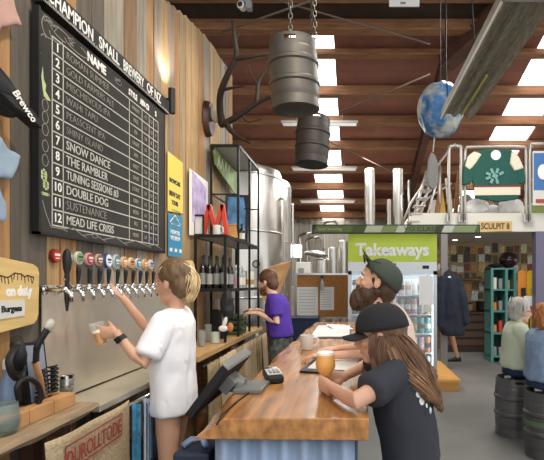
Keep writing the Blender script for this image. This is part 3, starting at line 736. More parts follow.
# ================================================================ BAR COUNTER
t = thing('bar_counter', 'long bar counter with live-edge timber slab over corrugated iron front', 'counter', (-.27,3.8,0))
m = MB(); N = 40; Y0, Y1 = 1.66, 5.75; secs = []
for i in range(N+1):
    y = lerp(Y0,Y1,i/N); w = .012*math.sin(y*5)+.01*math.sin(y*11+1)
    xl = lerp(-.5,-.53,min(1,(y-Y0)*3)) + w if y < 2.2 else lerp(-.535,-.50,(y-2.2)/3.5)+w
    secs.append([(xl-.065-.05*max(0,1-(y-Y0)*2.5),y,.973),(.05,y,.968),(.052,y,1.05),(xl,y,1.05),(xl-.035,y,1.02)])
rings = [[m._new(V(p)) for p in s_] for s_ in secs]
for a, b in zip(rings, rings[1:]):
    for i in range(5): m.face([a[i], a[(i+1)%5], b[(i+1)%5], b[i]])
m.face(rings[0]); m.face(rings[-1]); m.build('counter_slab', 'counterwood', t, smooth='auto', bevel=.004)
m = MB(); x = -.53; N = 60
for i in range(N): pass
def corr(u, v): return (lerp(-.53,0.0,u), 1.70+.012*math.cos(u*2*math.pi*7), v*.965)
m.grid(corr, 84, 1); m.build('corrugated_front', 'corrblue', t, smooth=True, mods=lambda o: setattr(o.modifiers.new('s','SOLIDIFY'),'thickness',.004))
def corr2(u, v): return (-.0+.012*math.cos(u*2*math.pi*40), lerp(1.70,5.7,u), v*.965)
m = MB(); m.grid(corr2, 320, 1); m.build('corrugated_side', 'corrblue', t, smooth=True)
m = MB(); m.b2((-.52,1.74,.05), (-.03,5.7,.96)); m.build('cabinet_carcass', 'darktimber', t)
m = MB(); m.tube([V((-.508,1.655,1.03)),V((-.50,1.70,1.054)),V((-.49,1.9,1.056)),V((-.47,2.1,1.056)),V((-.44,2.25,1.056))], .004, 6)
tag(m.build('power_cord', 'black', smooth=True), 'thin dark cable running along the counter to the card terminal', 'cable')
# POS monitor
t = thing('till_monitor', 'black touchscreen till monitor tilted towards the bartender, seen from behind', 'monitor', (-.5,2.1,1.05))
A = V((-.565,1.90,1.20)); B = V((-.565,2.34,1.20)); D = V((-.155,0,-.205)); nn = V((.205,0,-.155)).normalized()
m = MB(); m.prism([A, B, B+D, A+D], nn, .034); m.build('monitor_housing', mm('mattblack', C('1b1b1c'), .85), t, bevel=.004)
m = MB(); m.prism([A+V((.002,.0,.004)), B+V((.002,0,.004)), B+V((.03,0,-.022)), A+V((.03,0,-.022))], V((-.2,0,.6)), .012); m.build('top_edge', mm('greyplastic', C('6e6e6c'), .4), t, bevel=.004)
m = MB(); q = .02; m.prism([A+V((0,q,0))+D*.06-nn*.002, B+V((0,-q,0))+D*.06-nn*.002, B+D*.94+V((0,-q,0))-nn*.002, A+D*.94+V((0,q,0))-nn*.002], nn, .002); m.build('screen', mm('screen', C('0d1420'), .08), t)
m = MB(); cc = (A+B)/2+D*.5; m.box(cc+V((.05,0,-.01)), (.07,.14,.07), Euler((0,.7,0))); m.tube([cc+V((.05,0,-.02)), V((-.52,2.12,1.066))], [.04,.035], 12); m.build('monitor_stand', mm('greyplastic'), t, smooth='auto')
m = MB(); m.box((-.485,2.12,1.061), (.13,.2,.02)); m.build('stand_foot', mm('greyplastic'), t, bevel=.004)
m = MB(); m.box(cc+nn*.024+V((0,.02,0)), (.05,.12,.004), Euler((0,.855,0))); m.build('rating_plate', mm('bluegrey'), t)
# payment terminal
t = thing('card_terminal', 'black and silver card payment terminal lying on the counter', 'terminal', (-.42,2.3,1.052), .35)
m = MB(); m.box((0,0,.024), (.085,.17,.04), Euler((.08,0,0))); m.build('terminal_body', 'black', t, world=False, bevel=.012)
m = MB(); m.box((0,-.02,.048), (.075,.1,.008), Euler((.08,0,0))); m.build('keypad', mm('silverpl', C('c4c4c4'), .35, .3), t, world=False, bevel=.003)
m = MB(); m.box((0,.045,.052), (.06,.045,.006), Euler((.08,0,0))); m.build('terminal_screen', mm('screen'), t, world=False)
m = MB()
for i in range(3):
    for j in range(4): m.box((-.02+.02*i,-.055+.02*j,.053), (.013,.012,.004))
m.build('keys', 'grey', t, world=False)
# mug
t = thing('white_mug', 'white ceramic mug on the bar counter', 'mug', (-.40,3.4,1.052))
a = W(307,350,3.36); a.z = 1.052
m = MB(); m.lathe([(.038,0),(.046,.012),(.052,.11),(.048,.11),(.042,.014),(.001,.01)], a, 24); m.build('mug_body', mm('ceramic', C('d8d4cc'), .25), t, smooth='auto')
m = MB(); m.tube(curve([a+V((.046,0,.09)), a+V((.078,0,.085)), a+V((.08,0,.045)), a+V((.044,0,.025))]), .007, 8); m.build('handle', mm('ceramic'), t, smooth=True)
# open menu papers
t = thing('paper_stack', 'open white menu folder lying near the far end of the counter', 'papers', (-.3,4.5,1.052))
m = MB(); m.b2((-.42,4.05,1.052), (-.04,5.1,1.058)); m.build('folder', 'black', t)
m = MB(); m.box((-.23,4.58,1.066), (.35,.98,.012), Euler((0,0,.01))); m.build('paper_block', 'paper', t)
m = MB(); m.box((-.17,4.85,1.08), (.22,.3,.006), Euler((.05,.06,.3))); m.build('loose_sheet', 'white', t)
m = MB()
for k in range(16): m.b2((-.36+(k%2)*.17,4.2+.045*k,1.0725), (-.24+(k%2)*.17,4.205+.045*k,1.0735))
m.build('printed_line', 'grey', t)
t = thing('clipboard', 'black clipboard with pale sheet under the bearded customer hand', 'clipboard', (-.2,2.8,1.052), .0)
m = MB(); m.prism([(-.31,2.50,1.051),(.0,2.42,1.051),(.04,2.95,1.051),(-.25,3.0,1.051)], (0,0,1), .012); m.build('board', 'black', t, bevel=.002)
m = MB(); m.prism([(-.27,2.56,1.064),(.0,2.49,1.064),(.02,2.91,1.064),(-.23,2.95,1.064)], (0,0,1), .002); m.build('sheet', 'lightgrey', t)
# ================================================================ HANGING KEGS
def keg_parts(t, r=.2, h=.58, mt='kegsteel', z0=0, tilt=None):
    m = MB()
    prof = [(r*.62,.045),(r*.93,.03),(r*.955,.085),(r*.98,.11),(r*.985,.12),(r*.985,.185),(r*.985,.192),(r*1.04,.205),(r*1.04,.228),(r*.985,.241),(r*.985,.248),(r*.985,.355),(r*.985,.362),(r*1.04,.375),(r*1.04,.398),(r*.985,.411),(r*.985,.418),(r*.98,.47),(r*.97,.485),(r*.90,.53),(r*.2,.545),(.04,.55)]
    m.lathe([(a,z/.58*h) for a, z in prof], (0,0,0), 36); m.build('keg_body', mt, t, smooth='auto', world=False)
    m = MB(); m.lathe([(r*.88,0),(r*.97,.0),(r*.95,.09*h/.58),(r*.93,.09*h/.58),(r*.9,.01),(r*.88,0)], (0,0,0), 36); m.build('foot_ring', mt, t, smooth='auto', world=False)
    # top chime with two hand holes
    N = 72; m = MB()
    za, zb, zc, zd = .475*h/.58, .51*h/.58, .555*h/.58, h
    R = lambda z: r*(.955 if z < zc else .94)
    for i in range(N):
        a0, a1 = 2*math.pi*i/N, 2*math.pi*(i+1)/N; am = (a0+a1)/2
        hole = min(abs(math.sin(am)) , 1) > .955
        zs = [(za,zb),(zc,zd)] + ([] if hole else [(zb,zc)])
        for z0_, z1_ in zs:
            for rr_ in (0,):
                v = [m._new(V((R(z_)*math.cos(a_), R(z_)*math.sin(a_), z_))) for a_, z_ in ((a0,z0_),(a1,z0_),(a1,z1_),(a0,z1_))]
                m.face(v)
    bmesh.ops.remove_doubles(m.bm, verts=m.bm.verts, dist=.0004)
    def md(o): s_ = o.modifiers.new('s','SOLIDIFY'); s_.thickness = .012
    m.build('top_ring', mt, t, smooth=False, world=False, mods=md)
    m = MB(); m.lathe([(.03,.55*h/.58),(.03,.575*h/.58),(.015,.58*h/.58)], (0,0,0), 16); m.build('valve', 'chrome', t, smooth='auto', world=False)
c1 = W(296,108,3.46)
def hang(lab, cx, cy, cz, tilt, rz, sc=1):
    t = thing('hanging_keg', lab, 'keg', (cx,cy,cz), rz, 'steel kegs hanging from the roof on chains'); t.rotation_euler = (tilt[0],tilt[1],rz); t.scale = (sc,)*3
    return t
mm('oldkeg', C('59544e'), .5, .6, noise_amt=.1, nscale=9); mm('darkkeg', C('48433e'), .55, .6, noise_amt=.1, nscale=9)
t = hang('larger grey steel keg hanging on chains, nearer of the two', c1.x, 3.46, 2.88, (.05,-.05), .0, .94); keg_parts(t, .2, .54, 'oldkeg')
def chain(a, b, lab, r=.018, wire=.0045, twin=True):
    a, b = V(a), V(b); L = (b-a).length; n = int(L/.042); d = (b-a).normalized(); u, v = frame_for(d)
    c_ = thing('steel_chain', lab, 'chain', a)
    m = MB()
    for i in range(n):
        c = a + d*(i+.5)*L/n; w_ = u if i % 2 else v
        pts = [c + d*.028*math.cos(q)*1.0 + w_*.014*math.sin(q) for q in [2*math.pi*k/10 for k in range(11)]]
        m.tube(pts, wire, 5)
    m.build('links', mm('chainst', C('6f6a62'), .45, .8), c_, smooth=True); return c_
cz = 3.44
chain((c1.x-.02,3.30,3.36), (c1.x-.02,3.30,5.9), 'heavy chain holding the near keg, left strand')
chain((c1.x+.14,3.55,3.44), (c1.x+.09,3.55,5.9), 'chain holding the near keg, right strand')
c2 = W(311.5,164,5.14)
t = hang('smaller dark steel keg hanging further back by the skylights', c2.x, 5.14, 2.9, (-.03,.06), .3); keg_parts(t, .195, .54, 'darkkeg')
chain((c2.x,5.14,3.43), (c2.x,5.14,5.75), 'long chain holding the far hanging keg')
# ================================================================ BREWERY BEHIND
def tank(lab, x, y, r, h, grp='fermentation tanks behind the rack'):
    t = thing('fermentation_tank', lab, 'tank', (x,y,0), group=grp)
    m = MB(); m.lathe([(r*.25,.5),(r,.95),(r,h-.12),(r*.96,h-.04),(r*.8,h),(r*.3,h+.1),(.01,h+.12)], (x,y,0), 48); m.build('tank_shell', 'tanksteel', t, smooth='auto')
    for z in (1.3, 2.35, h-.2):
        m = MB(); m.lathe([(r,z),(r+.012,z+.01),(r+.012,z+.03),(r,z+.04)], (x,y,0), 48); m.build('weld_band', 'tanksteel', t, smooth=True)
    for k in range(4):
        a = math.pi/4+k*math.pi/2; m = MB(); m.cyl((x+r*.8*math.cos(a),y+r*.8*math.sin(a),0),(x+r*.85*math.cos(a),y+r*.85*math.sin(a),1.05),.04); m.build('leg', 'tanksteel', t, smooth=True)
    m = MB(); m.tube(curve([V((x+r*.9,y-.1,h-.5)),V((x+r+.04,y-.1,h-.5)),V((x+r+.06,y-.1,h-.6)),V((x+r+.06,y-.1,2.0)),V((x+r+.06,y-.1,1.2))]), .02, 8); m.build('pipe', 'tanksteel', t, smooth=True)
tank('large steel fermentation tank rising just right of the bottle rack', -2.02, 7.6, .78, 3.45)
tank('steel fermentation tank further back, its edge beside the nearer tank', -2.05, 9.3, .72, 3.65)
# pallet rack panel / timber board behind the man
t = thing('tilted_board', 'sloping tan timber board behind the man in the purple shirt', 'board', (-.95,6.1,.0))
m = MB(); m.prism([W(262,300,6.2),W(262,270,6.2),W(283,262,6.6),W(291,262,6.6),W(276,303,6.2)], (0,1,0), .04); m.build('board_face', mm('plytan', C('b98c5a'), .6, noise_amt=.2, nscale=4), t)
a = W(266,300,6.2)
m = MB(); m.b2((a.x,6.2,0), (a.x+.1,6.24,a.z)); m.build('support', 'timber', t)
t = thing('vertical_post', 'steel edge post between the tanks and the far wall', 'post', W(293,330,6.9))
m = MB(); p = W(290,262,7.2); m.b2((p.x-.03,7.2,0), (p.x+.01,7.26,3.1)); m.b2((p.x-.06,7.19,0),(p.x+.04,7.27,.03)); m.build('post_body', 'tanksteel', t)
# corkboard screen
t = thing('notice_board', 'brown cork notice screen with steel top rail beyond the counter', 'board', (-.5,7.0,0))
a, b = W(297,317,7.0), W(350,275,7.0)
m = MB(); m.b2((a.x,7.0,a.z), (b.x,7.04,b.z)); m.build('cork_panel', mm('cork', C('b07a44'), .85, noise_amt=.15, nscale=30), t)
for zr in (b.z, a.z-.03): m = MB(); m.b2((a.x-.03,6.98,zr), (b.x+.03,7.06,zr+.03)); m.build('rail', 'tanksteel', t)
for x in (a.x-.02, b.x+.0):
    m = MB(); m.b2((x-.02,6.99,0), (x+.02,7.05,b.z)); m.build('leg', 'tanksteel', t)
for (p, q, r_, s_), lab in zip(((297,287,318,316),(320,287,334,310)), ('left','right')):
    A, B = W(p,s_,6.99), W(r_,q,6.99)
    o = thing('notice_sheet', 'white printed notice pinned on the %s of the cork screen' % lab, 'paper', (A.x,6.99,A.z))
    m = MB(); m.b2((A.x,6.99,A.z), (B.x,6.998,B.z)); m.build('sheet', 'paper', o)
    m = MB()
    for k in range(8): m.b2((A.x+.03,6.987,B.z-.05-k*(B.z-A.z-.06)/8), (B.x-.04,6.99,B.z-.045-k*(B.z-A.z-.06)/8))
    m.build('print_line', 'grey', o)
t = thing('spray_bottle', 'small clear spray bottle hung on the front of the cork screen', 'bottle', (-.5,6.93,1.45))
p = W(322,288,6.95); m = MB(); m.lathe([(.03,0),(.035,.02),(.035,.12),(.012,.15),(.012,.18)], (p.x,6.93,W(0,290,6.93).z), 14); m.build('bottle_body', 'clearish', t, smooth='auto')
m = MB(); m.box((p.x,6.93,W(0,277,6.93).z), (.04,.03,.04)); m.b2((p.x-.01,6.92,W(0,290,6.93).z+.16),(p.x+.01,6.99,W(0,290,6.93).z+.2)); m.build('trigger', 'black', t)
t = thing('navy_chest', 'dark navy chest below the cork screen at the counter end', 'chest', (-.7,6.2,0))
a, b = W(282,360,6.25), W(318,319,6.25)
m = MB(); m.b2((a.x,6.1,.05), (b.x,6.5,b.z)); m.build('chest_body', 'navy', t, bevel=.01)
m = MB(); m.b2((a.x-.01,6.09,b.z), (b.x+.01,6.51,b.z+.03)); m.build('lid', 'navy', t, bevel=.006)
t = thing('pallet_boxes', 'stack of pale printed cartons left of the cork screen', 'carton', (-.95,6.8,0))
for k in range(5):
    m = MB(); m.b2((-1.06+.01*(k%2),7.35,.3*k+.002), (-.88+.01*(k%2),7.65,.3*k+.295)); m.build('carton', ('lightgrey','cream')[k%2], t, bevel=.005)
# brew kit
def vessel(lab, px0, px1, pyt, Y, mt='tanksteel', zb=0.0, cone=False):
    a, b = W(px0,0,Y).x, W(px1,0,Y).x; r = (b-a)/2; x = (a+b)/2; z = W(0,pyt,Y).z
    t = thing('brewing_vessel', lab, 'vessel', (x,Y,zb))
    m = MB(); m.lathe([(r*.8,zb+.5),(r,zb+.6),(r,z-r*.3),(r*.8,z-.02),(r*.25,z)], (x,Y,0), 28); m.build('vessel_body', mt, t, smooth='auto')
    for k in range(3):
        an = k*2.09; m = MB(); m.cyl((x+r*.7*math.cos(an),Y+r*.7*math.sin(an),zb),(x+r*.7*math.cos(an),Y+r*.7*math.sin(an),zb+.6),max(.012,r*.08)); m.build('leg', mt, t)
    return t
vessel('slim steel column vessel right of the upper skylights, rising behind the banner', 365,375,168,9.6)
vessel('tall steel column vessel behind the takeaway fridge banner, rightmost', 393,403,168,9.7)
vessel('short thin steel column between the two tall columns', 387,391,199,10.2)
vessel('slim steel cylinder above the cork screen, left of the sign', 328,337,247,9.5)
vessel('taller steel cylinder beside the takeaways sign', 338,348,240,9.8)
vessel('broad steel kettle behind the cork screen', 313,328,258,9.0)
t = thing('work_lamp', 'bright white strip lamp glowing above the brewing kettle', 'lamp', W(293,255,10))
mm('lampglow', (1,1,1), .5, em=(1,.97,.92), es=4)
a, b = W(288,257,10), W(301,245,10); m = MB(); m.b2((a.x,10,a.z), (b.x,10.05,b.z)); m.build('lamp_panel', 'lampglow', t)
m = MB(); m.b2((a.x-.02,10.05,a.z-.02), (b.x+.02,10.1,b.z+.02)); m.b2((a.x+.1,10.1,0),(a.x+.16,10.16,a.z)); m.build('lamp_stand', 'tanksteel', t)
t = thing('steel_hood', 'oval polished steel hatch lid over the kettle', 'lid', W(315,255,8.8))
p = W(316,254,8.8); m = MB(); m.ell(p, (.24,.2,.07), Euler((0,.12,0))); m.build('lid_dome', 'tanksteel', t, smooth=True)
m = MB(); m.cyl(p, p+V((.25,0,-.12)), .015); m.build('hinge_arm', 'tanksteel', t)
t = thing('control_cabinet', 'pale grey electrical cabinet against the far wall', 'cabinet', W(303,300,10.5))
a, b = W(292,300,10.5), W(310,262,10.5); m = MB(); m.b2((a.x,10.5,.6), (b.x,10.8,b.z)); m.build('cabinet_body', 'lightgrey', t, bevel=.01)
m = MB(); m.b2((a.x+.16,10.48,b.z-.3), (a.x+.28,10.5,b.z-.14)); m.build('display', 'grey', t)
m = MB(); m.b2((a.x+.02,10.52,0), (b.x-.02,10.78,.6)); m.build('plinth', 'grey', t)
# pipes on far wall
rr = random.Random(8)
for i, (px, py0, py1) in enumerate(((283,222,260),(307,240,262),(324,224,250),(356,240,262),(300,236,250))):
    m = MB(); Y = 13.4-i*.2; z0, z1 = W(0,py1,Y).z, W(0,py0,Y).z; x = W(px,0,Y).x
    m.tube(curve([V((x,Y,z0)),V((x,Y,(z0+z1)/2)),V((x,Y,z1)),V((x+.3,Y,z1+.08)),V((x+.35,13.98,z1+.08))]), .035, 8); m.cyl((x,Y,z0),(x,Y,0),.035)
    tag(m.build('steel_pipe', 'tanksteel', smooth=True), 'bent steel pipe against the far wall, %s' % ('by the far tank','above the pale cabinet','beside the banner end','behind the takeaways sign','left of the banner end')[i], 'pipe')
# fluorescent battens
mm('tubeglow', C('f2efe8'), .4, em=(1,.98,.95), es=.25)
for (px0, px1, py, Y, z), lab in zip(((281,358,123.5,8.72,4.68),(291.5,357,169,10.6,4.22),(300,355,202,12.38,3.72)), ('nearest the hanging kegs','middle one of three under the roof','farthest one before the far wall')):
    t = thing('ceiling_batten', 'pale fluorescent batten spanning the skylight strip, '+lab, 'light', (W(320,py,Y).x,Y,W(0,py,Y).z), group='fluorescent battens under the roof')
    z = W(0,py,Y).z; a, b = W(px0,0,Y).x, W(px1,0,Y).x
    m = MB(); m.b2((a,Y,z+.02), (b,Y+.12,z+.06)); m.build('housing', 'lightgrey', t)
    for q in (.035,.085): m = MB(); m.cyl((a+.03,Y+q,z),(b-.03,Y+q,z),.02,n=10); m.build('tube_lamp', 'tubeglow', t, smooth=True)
    for x in (a+.3,b-.3): m = MB(); m.cyl((x,Y+.06,z+.06),(x,Y+.06,roofz(Y+.06)-.02),.008,n=6); m.build('hanger', 'grey', t)
# ================================================================ TAKEAWAY FRIDGE
fx0, fx1, FY, FD = W(348,0,6.2).x, W(437,0,6.2).x, 6.2, .7
t = thing('display_fridge', 'tall glass door drinks fridge with a lime sign reading Takeaways', 'fridge', ((fx0+fx1)/2,FY+FD/2,0))
mm('fridgewhite', C('dfe3e4'), .35); mm('fridgein', C('e9eef0'), .5); mm('fridgeframe', C('b9bec2'), .35, .6)
zt = W(0,234,FY).z; zh = W(0,262,FY).z; zg = W(0,271,FY).z
m = MB(); m.b2((fx0,FY+FD-.03,.08), (fx1,FY+FD,zt)); m.b2((fx0,FY+.05,.08),(fx0+.03,FY+FD,zt)); m.b2((fx1-.03,FY+.05,.08),(fx1,FY+FD,zt)); m.b2((fx0,FY+.05,zg+.02),(fx1,FY+FD,zt)); m.b2((fx0,FY+.05,0),(fx1,FY+FD,.12)); m.build('cabinet', 'fridgein', t)
m = MB(); m.b2((fx0,FY,zh), (fx1,FY+.05,zt)); m.build('sign_panel', mm('lime', C('a9ba3c'), .5, em=C('b4c43c'), es=.12), t)
text('sign_lettering', 'Takeaways', 'white', t, ((fx0+fx1)/2,FY-.003,(zh+zt)/2-.03), .235, BASE_FRONT, off=.008, sx=.98)
m = MB(); m.b2((fx0,FY+.0,zg), (fx1,FY+.05,zh)); m.build('header_strip', 'fridgewhite', t)
m = MB(); m.b2((fx1-.2,FY-.004,zg+.03), (fx1-.11,FY,zg+.075)); m.build('temperature_display', 'black', t)
xm = (fx0+fx1)/2
for a, b, nm in ((fx0,xm-.005,'door'),(xm+.005,fx1,'door')):
    m = MB()
    for p, q in (((a,FY,.12),(a+.05,FY+.045,zg)),((b-.05,FY,.12),(b,FY+.045,zg)),((a,FY,.12),(b,FY+.045,.2)),((a,FY,zg-.05),(b,FY+.045,zg))): m.b2(p, q)
    d = m.build(nm, 'fridgeframe', t)
    m = MB(); m.b2((a+.05,FY+.02,.2), (b-.05,FY+.025,zg-.05)); m.build('glass_pane', mm('pane', (.9,.97,1), .03, alpha=.12), d)
shz = [W(0,294.5,6.45).z-.27*k for k in range(6)]
for z in shz:
    m = MB(); m.b2((fx0+.03,FY+.08,z-.015), (fx1-.03,FY+FD-.04,z)); m.build('fridge_shelf', 'fridgewhite', t)
m = MB(); m.b2((fx0+.03,FY+.1,zg-.04), (fx1-.03,FY+.16,zg)); m.build('fridge_lamp', mm('fl', (1,1,1), em=(.9,.97,1), es=6), t)
m = MB(); m.b2((fx1-.055,FY+.055,.2),(fx1-.035,FY+.07,zg-.05)); m.build('fridge_lamp', mm('fl'), t)
# paper on the door
o = thing('door_notice', 'white notices taped inside the fridge door at the upper right', 'paper', (fx1-.3,FY,1.3))
a, b = W(419,305,FY), W(433,276,FY)
m = MB(); m.b2((a.x,FY-.004,a.z), (b.x,FY-.001,b.z)); m.build('sheet', 'white', o)
a, b = W(423,312,FY), W(431,306,FY); m = MB(); m.b2((a.x,FY-.004,a.z), (b.x,FY-.001,b.z)); m.build('small_sheet', 'lightgrey', o)
cancols = [('silver','b9bcc0'),('green','6f8a62'),('black','2f3134'),('orange','c9784a'),('blue','5a7fa6'),('pink','d09aa4'),('white','dcdcd8'),('teal','5f9a96'),('brown','7b5540'),('yellow','cfb45a')]
can = None; rr = random.Random(6); rows = ['top','second','third','fourth','fifth','lowest']
for r_, z in enumerate(shz):
    xs = [fx1-.10-.094*k for k in range(7)] + ([fx0+.10,fx0+.195] if r_ < 2 else [])
    for k, x in enumerate(xs):
        cn, cc = cancols[(k*3+r_*7+rr.randint(0,3)) % 10]
        mm('can_'+cn, C(cc), .35, .3)
        side = '%s from the right' % ORD[k] if k < 7 else '%s from the left' % ORD[k-7]
        lab = '%s drinks can on the %s fridge shelf, %s' % (cn, rows[r_], side)
        if can is None:
            can = thing('drinks_can', lab, 'can', (x,FY+.16,z+.0005), group='drinks cans in the takeaway fridge')
            m = MB(); m.lathe([(.024,0),(.031,.008),(.031,.148),(.025,.158)], (0,0,0), 14); m.build('can_body', 'can_'+cn, can, smooth='auto', world=False)
            m = MB(); m.lathe([(.025,.156),(.026,.162),(.02,.160)], (0,0,0), 14); m.build('can_lid', 'chrome', can, smooth='auto', world=False)
            m = MB(); m.lathe([(.0315,.05),(.0315,.1)], (0,0,0), 14); m.build('can_label', 'white', can, smooth='auto', world=False)
            can0 = can; can.scale = (1.33,)*3
        else:
            dup(can0, (x,FY+.16,z+.0005), 0, lab, mats={'can_body': 'can_'+cn, 'can_label': rr.choice(('white','cream','black','lightgrey','kraft'))}, scale=1.33)
# hanging banner
BY = 6.05
a, b = W(312,233.5,BY), W(480,224.5,BY)
t = thing('hanging_banner', 'long narrow green banner box hanging above the takeaways fridge', 'banner', ((a.x+b.x)/2,BY,a.z))
m = MB(); m.b2((a.x,BY,a.z), (b.x,BY+.06,b.z)); m.build('banner_box', mm('bannerdark', C('2f3326'), .6), t)
cols_ = ['5d6b3a','46542f','b8b9a2','7f8d55','c2c3b0','66744a','3b4630','c8c9b8','8b9a68','57653c']
x = a.x+.02; i = 0; ws = [.5,.18,.22,.2,.12,.40,.1,.14,.3,.12]
for i, w_ in enumerate(ws):
    x1 = min(x+w_, b.x-.02)
    m = MB(); m.prism([(x,BY-.002,a.z+.015),(x1,BY-.002,a.z+.015),(min(x1+.04,b.x-.015),BY-.002,b.z-.015),(x+.04,BY-.002,b.z-.015)], (0,-1,0), .002); m.build('printed_panel', mm('bn%d' % i, C(cols_[i]), .6), t); x = x1
text('banner_lettering', 'VO CLASS', mm('bt', C('3c4636'), .6) and 'bt', t, (W(421,0,BY).x,BY-.006,(a.z+b.z)/2), .085, BASE_FRONT, off=.001, sx=1.2)
text('banner_lettering', 'local brewing', mm('by_', C('b6b47a'), .6) and 'by_', t, (W(330,0,BY).x,BY-.006,(a.z+b.z)/2), .06, BASE_FRONT)
for x in (fx0+.1, fx1-.1):
    m = MB(); m.b2((x-.02,BY+.06,zt-.0),(x+.02,BY+.30,zt+.03)); m.build('support_bracket', 'grey', t)
# wooden step
t = thing('timber_step', 'low pine platform step on the floor right of the fridge', 'step', (1.2,7.2,0))
m = MB(); m.b2((fx1+.02,6.42,.13), (1.51,8.0,.17)); m.build('step_top', mm('pine', C('d09a54'), .45, noise_amt=.15, nscale=4, stretch=(1,6,6)), t, bevel=.003)
m = MB(); m.b2((fx1+.04,6.44,0), (1.49,7.98,.13)); m.build('step_riser', mm('pine2', C('b98043'), .55, noise_amt=.15, nscale=4, stretch=(1,6,6)), t)
# ================================================================ MEZZANINE AND BACK ROOM
MY = 8.3
mz0, mz1 = 2.50, 2.84
mm('fascia', C('d8d3c6'), .7); mm('cream', C('e3dfc8'))
m = MB(); m.b2((1.05,MY,mz0), (9,MY+.15,mz1)); struct(m.build('trim_30', 'fascia'))
m = MB(); m.b2((1.05,MY+.15,mz1-.1), (9,10.6,mz1)); struct(m.build('ceiling', 'fascia'))
m = MB(); m.b2((1.05,MY+.15,mz0), (9,10.6,mz0+.03)); struct(m.build('ceiling', mm('roomceil', C('b7ada0'), .8)))
m = MB(); m.b2((1.05,10.6,0), (9,10.7,mz1)); struct(m.build('wall_back', mm('plaster', C('9c8664'), .8, noise_amt=.1, nscale=3)))
m = MB(); m.b2((3.33,MY-.02,0), (3.5,MY+.16,mz0)); struct(m.build('trim_31', mm('mauve', C('6f6a80'), .6)))
m = MB(); m.b2((3.62,MY-.0,0), (3.70,MY+.16,mz0)); struct(m.build('trim_32', mm('greengrey', C('7d9a92'), .6)))
m = MB(); p = W(448,0,7.9).x; m.b2((p-.06,8.22,0), (p+.06,8.3,mz0)); struct(m.build('trim_33', mm('postgrey', C('85807c'), .6)))
# downlights
for i, (px, py, Y) in enumerate(((478,239,9.2),(455,245,9.9))):
    p = W(px,py,Y); t = thing('downlight', 'small round downlight in the back room ceiling, %s' % ('nearer','farther')[i], 'light', (p.x,p.y,mz0-.02))
    m = MB(); m.lathe([(.05,-.012),(.06,0)], (p.x,Y,mz0), 20); m.build('lens', 'lampglow', t)
    m = MB(); m.lathe([(.06,-.006),(.075,0)], (p.x,Y,mz0), 20); m.build('rim', 'white', t)
# sign plate on the fascia
t = thing('salvage_sign', 'tan wooden sign board with dark capitals on the white fascia', 'sign', W(495,229,MY))
a, b = W(478.5,232,MY-.03), W(512,221,MY-.03); m = MB(); m.prism([(a.x,MY-.03,a.z),(b.x,MY-.03,a.z+.02),(b.x,MY-.03,b.z),(a.x,MY-.03,b.z-.01)], (0,1,0), .025); m.build('sign_board', mm('tanboard', C('cfae74'), .7), t)
text('sign_lettering', 'SCULPIT 8', 'darktimber', t, ((a.x+b.x)/2,MY-.034,(a.z+b.z)/2), .15, BASE_FRONT, off=.003, sx=.78)
# railing hoops
mm('railgrey', C('b3aea6'), .4, .6)
def hoop(px0, px1, pyt, Y, lab, mid=True):
    a, b = W(px0,0,Y).x, W(px1,0,Y).x; z = W(0,pyt,Y).z; r = .12
    t = thing('safety_rail', lab, 'railing', ((a+b)/2,Y,mz1))
    m = MB(); m.tube(curve([V((a,Y,mz1-.15)),V((a,Y,z-r)),V((a+r*.3,Y,z-r*.3)),V((a+r,Y,z)),V((b-r,Y,z)),V((b-r*.3,Y,z-r*.3)),V((b,Y,z-r)),V((b,Y,mz1-.15))],4), .028, 10); m.build('hoop', 'railgrey', t, smooth=True)
    if mid: m = MB(); m.cyl((a,Y,(z+mz1)/2-.03),(b,Y,(z+mz1)/2-.03),.022); m.build('mid_rail', 'railgrey', t, smooth=True)
    for x in (a, b): m = MB(); m.box((x,Y,mz1-.1), (.1,.04,.14)); m.build('fixing_plate', 'railgrey', t)
hoop(465,526,147,8.22,'wide grey tube safety rail carrying the green jersey')
hoop(449,461,145,8.22,'narrow tall grey tube rail left of the jersey rail', False)
hoop(530,600,144,8.22,'grey tube safety rail at the right edge')
# jersey
JY = 8.13
def jp(pts, y=JY): return [W(px,py,y) for px, py in pts]
t = thing('hockey_jersey', 'green hockey jersey with cream stripe hung over the safety rail', 'jersey', W(495,197,JY))
def clothpart(name, pts, mt, y=JY, th=.05, dsp=.02):
    m = MB(); m.prism([V((p.x,y,p.z)) for p in jp(pts, y)], (0,1,0), th)
    return m.build(name, mt, t, smooth=True, mods=fuse(.014, 3, dsp, .1))
mm('jgreen', C('1c4f45'), .8); mm('jcream', C('d9cfb8'), .85); mm('jred', C('8c2f36'), .8)
clothpart('jersey_body', [(475,198),(471,170),(472,155),(480,150),(488,149),(500,149),(512,150),(518,156),(520,172),(519,199),(497,202)], 'jgreen')
clothpart('sleeve', [(472,153),(465,160),(463,172),(463,185),(470,184),(474,172),(478,158)], 'jgreen', JY-.01)
clothpart('sleeve', [(516,153),(521,160),(525,172),(526,183),(519,184),(515,168)], 'jgreen', JY-.01)
clothpart('shoulder_patch', [(474,151),(468,156),(465,166),(470,170),(476,163),(482,154)], 'jcream', JY-.025, .03)
clothpart('shoulder_patch', [(512,151),(519,156),(524,168),(515,171),(510,163)], 'jcream', JY-.025, .03)
m = MB(); m.prism([V((p.x,JY-.016,p.z)) for p in jp([(474,187.5),(520,187),(520,195),(474,195.5)])], (0,1,0), .02); m.build('cream_stripe', 'jcream', t)
m = MB(); m.prism([V((p.x,JY-.02,p.z)) for p in jp([(474,186),(520,185.5),(520,187),(474,187.5)])], (0,1,0), .02); m.build('red_stripe', 'jred', t)
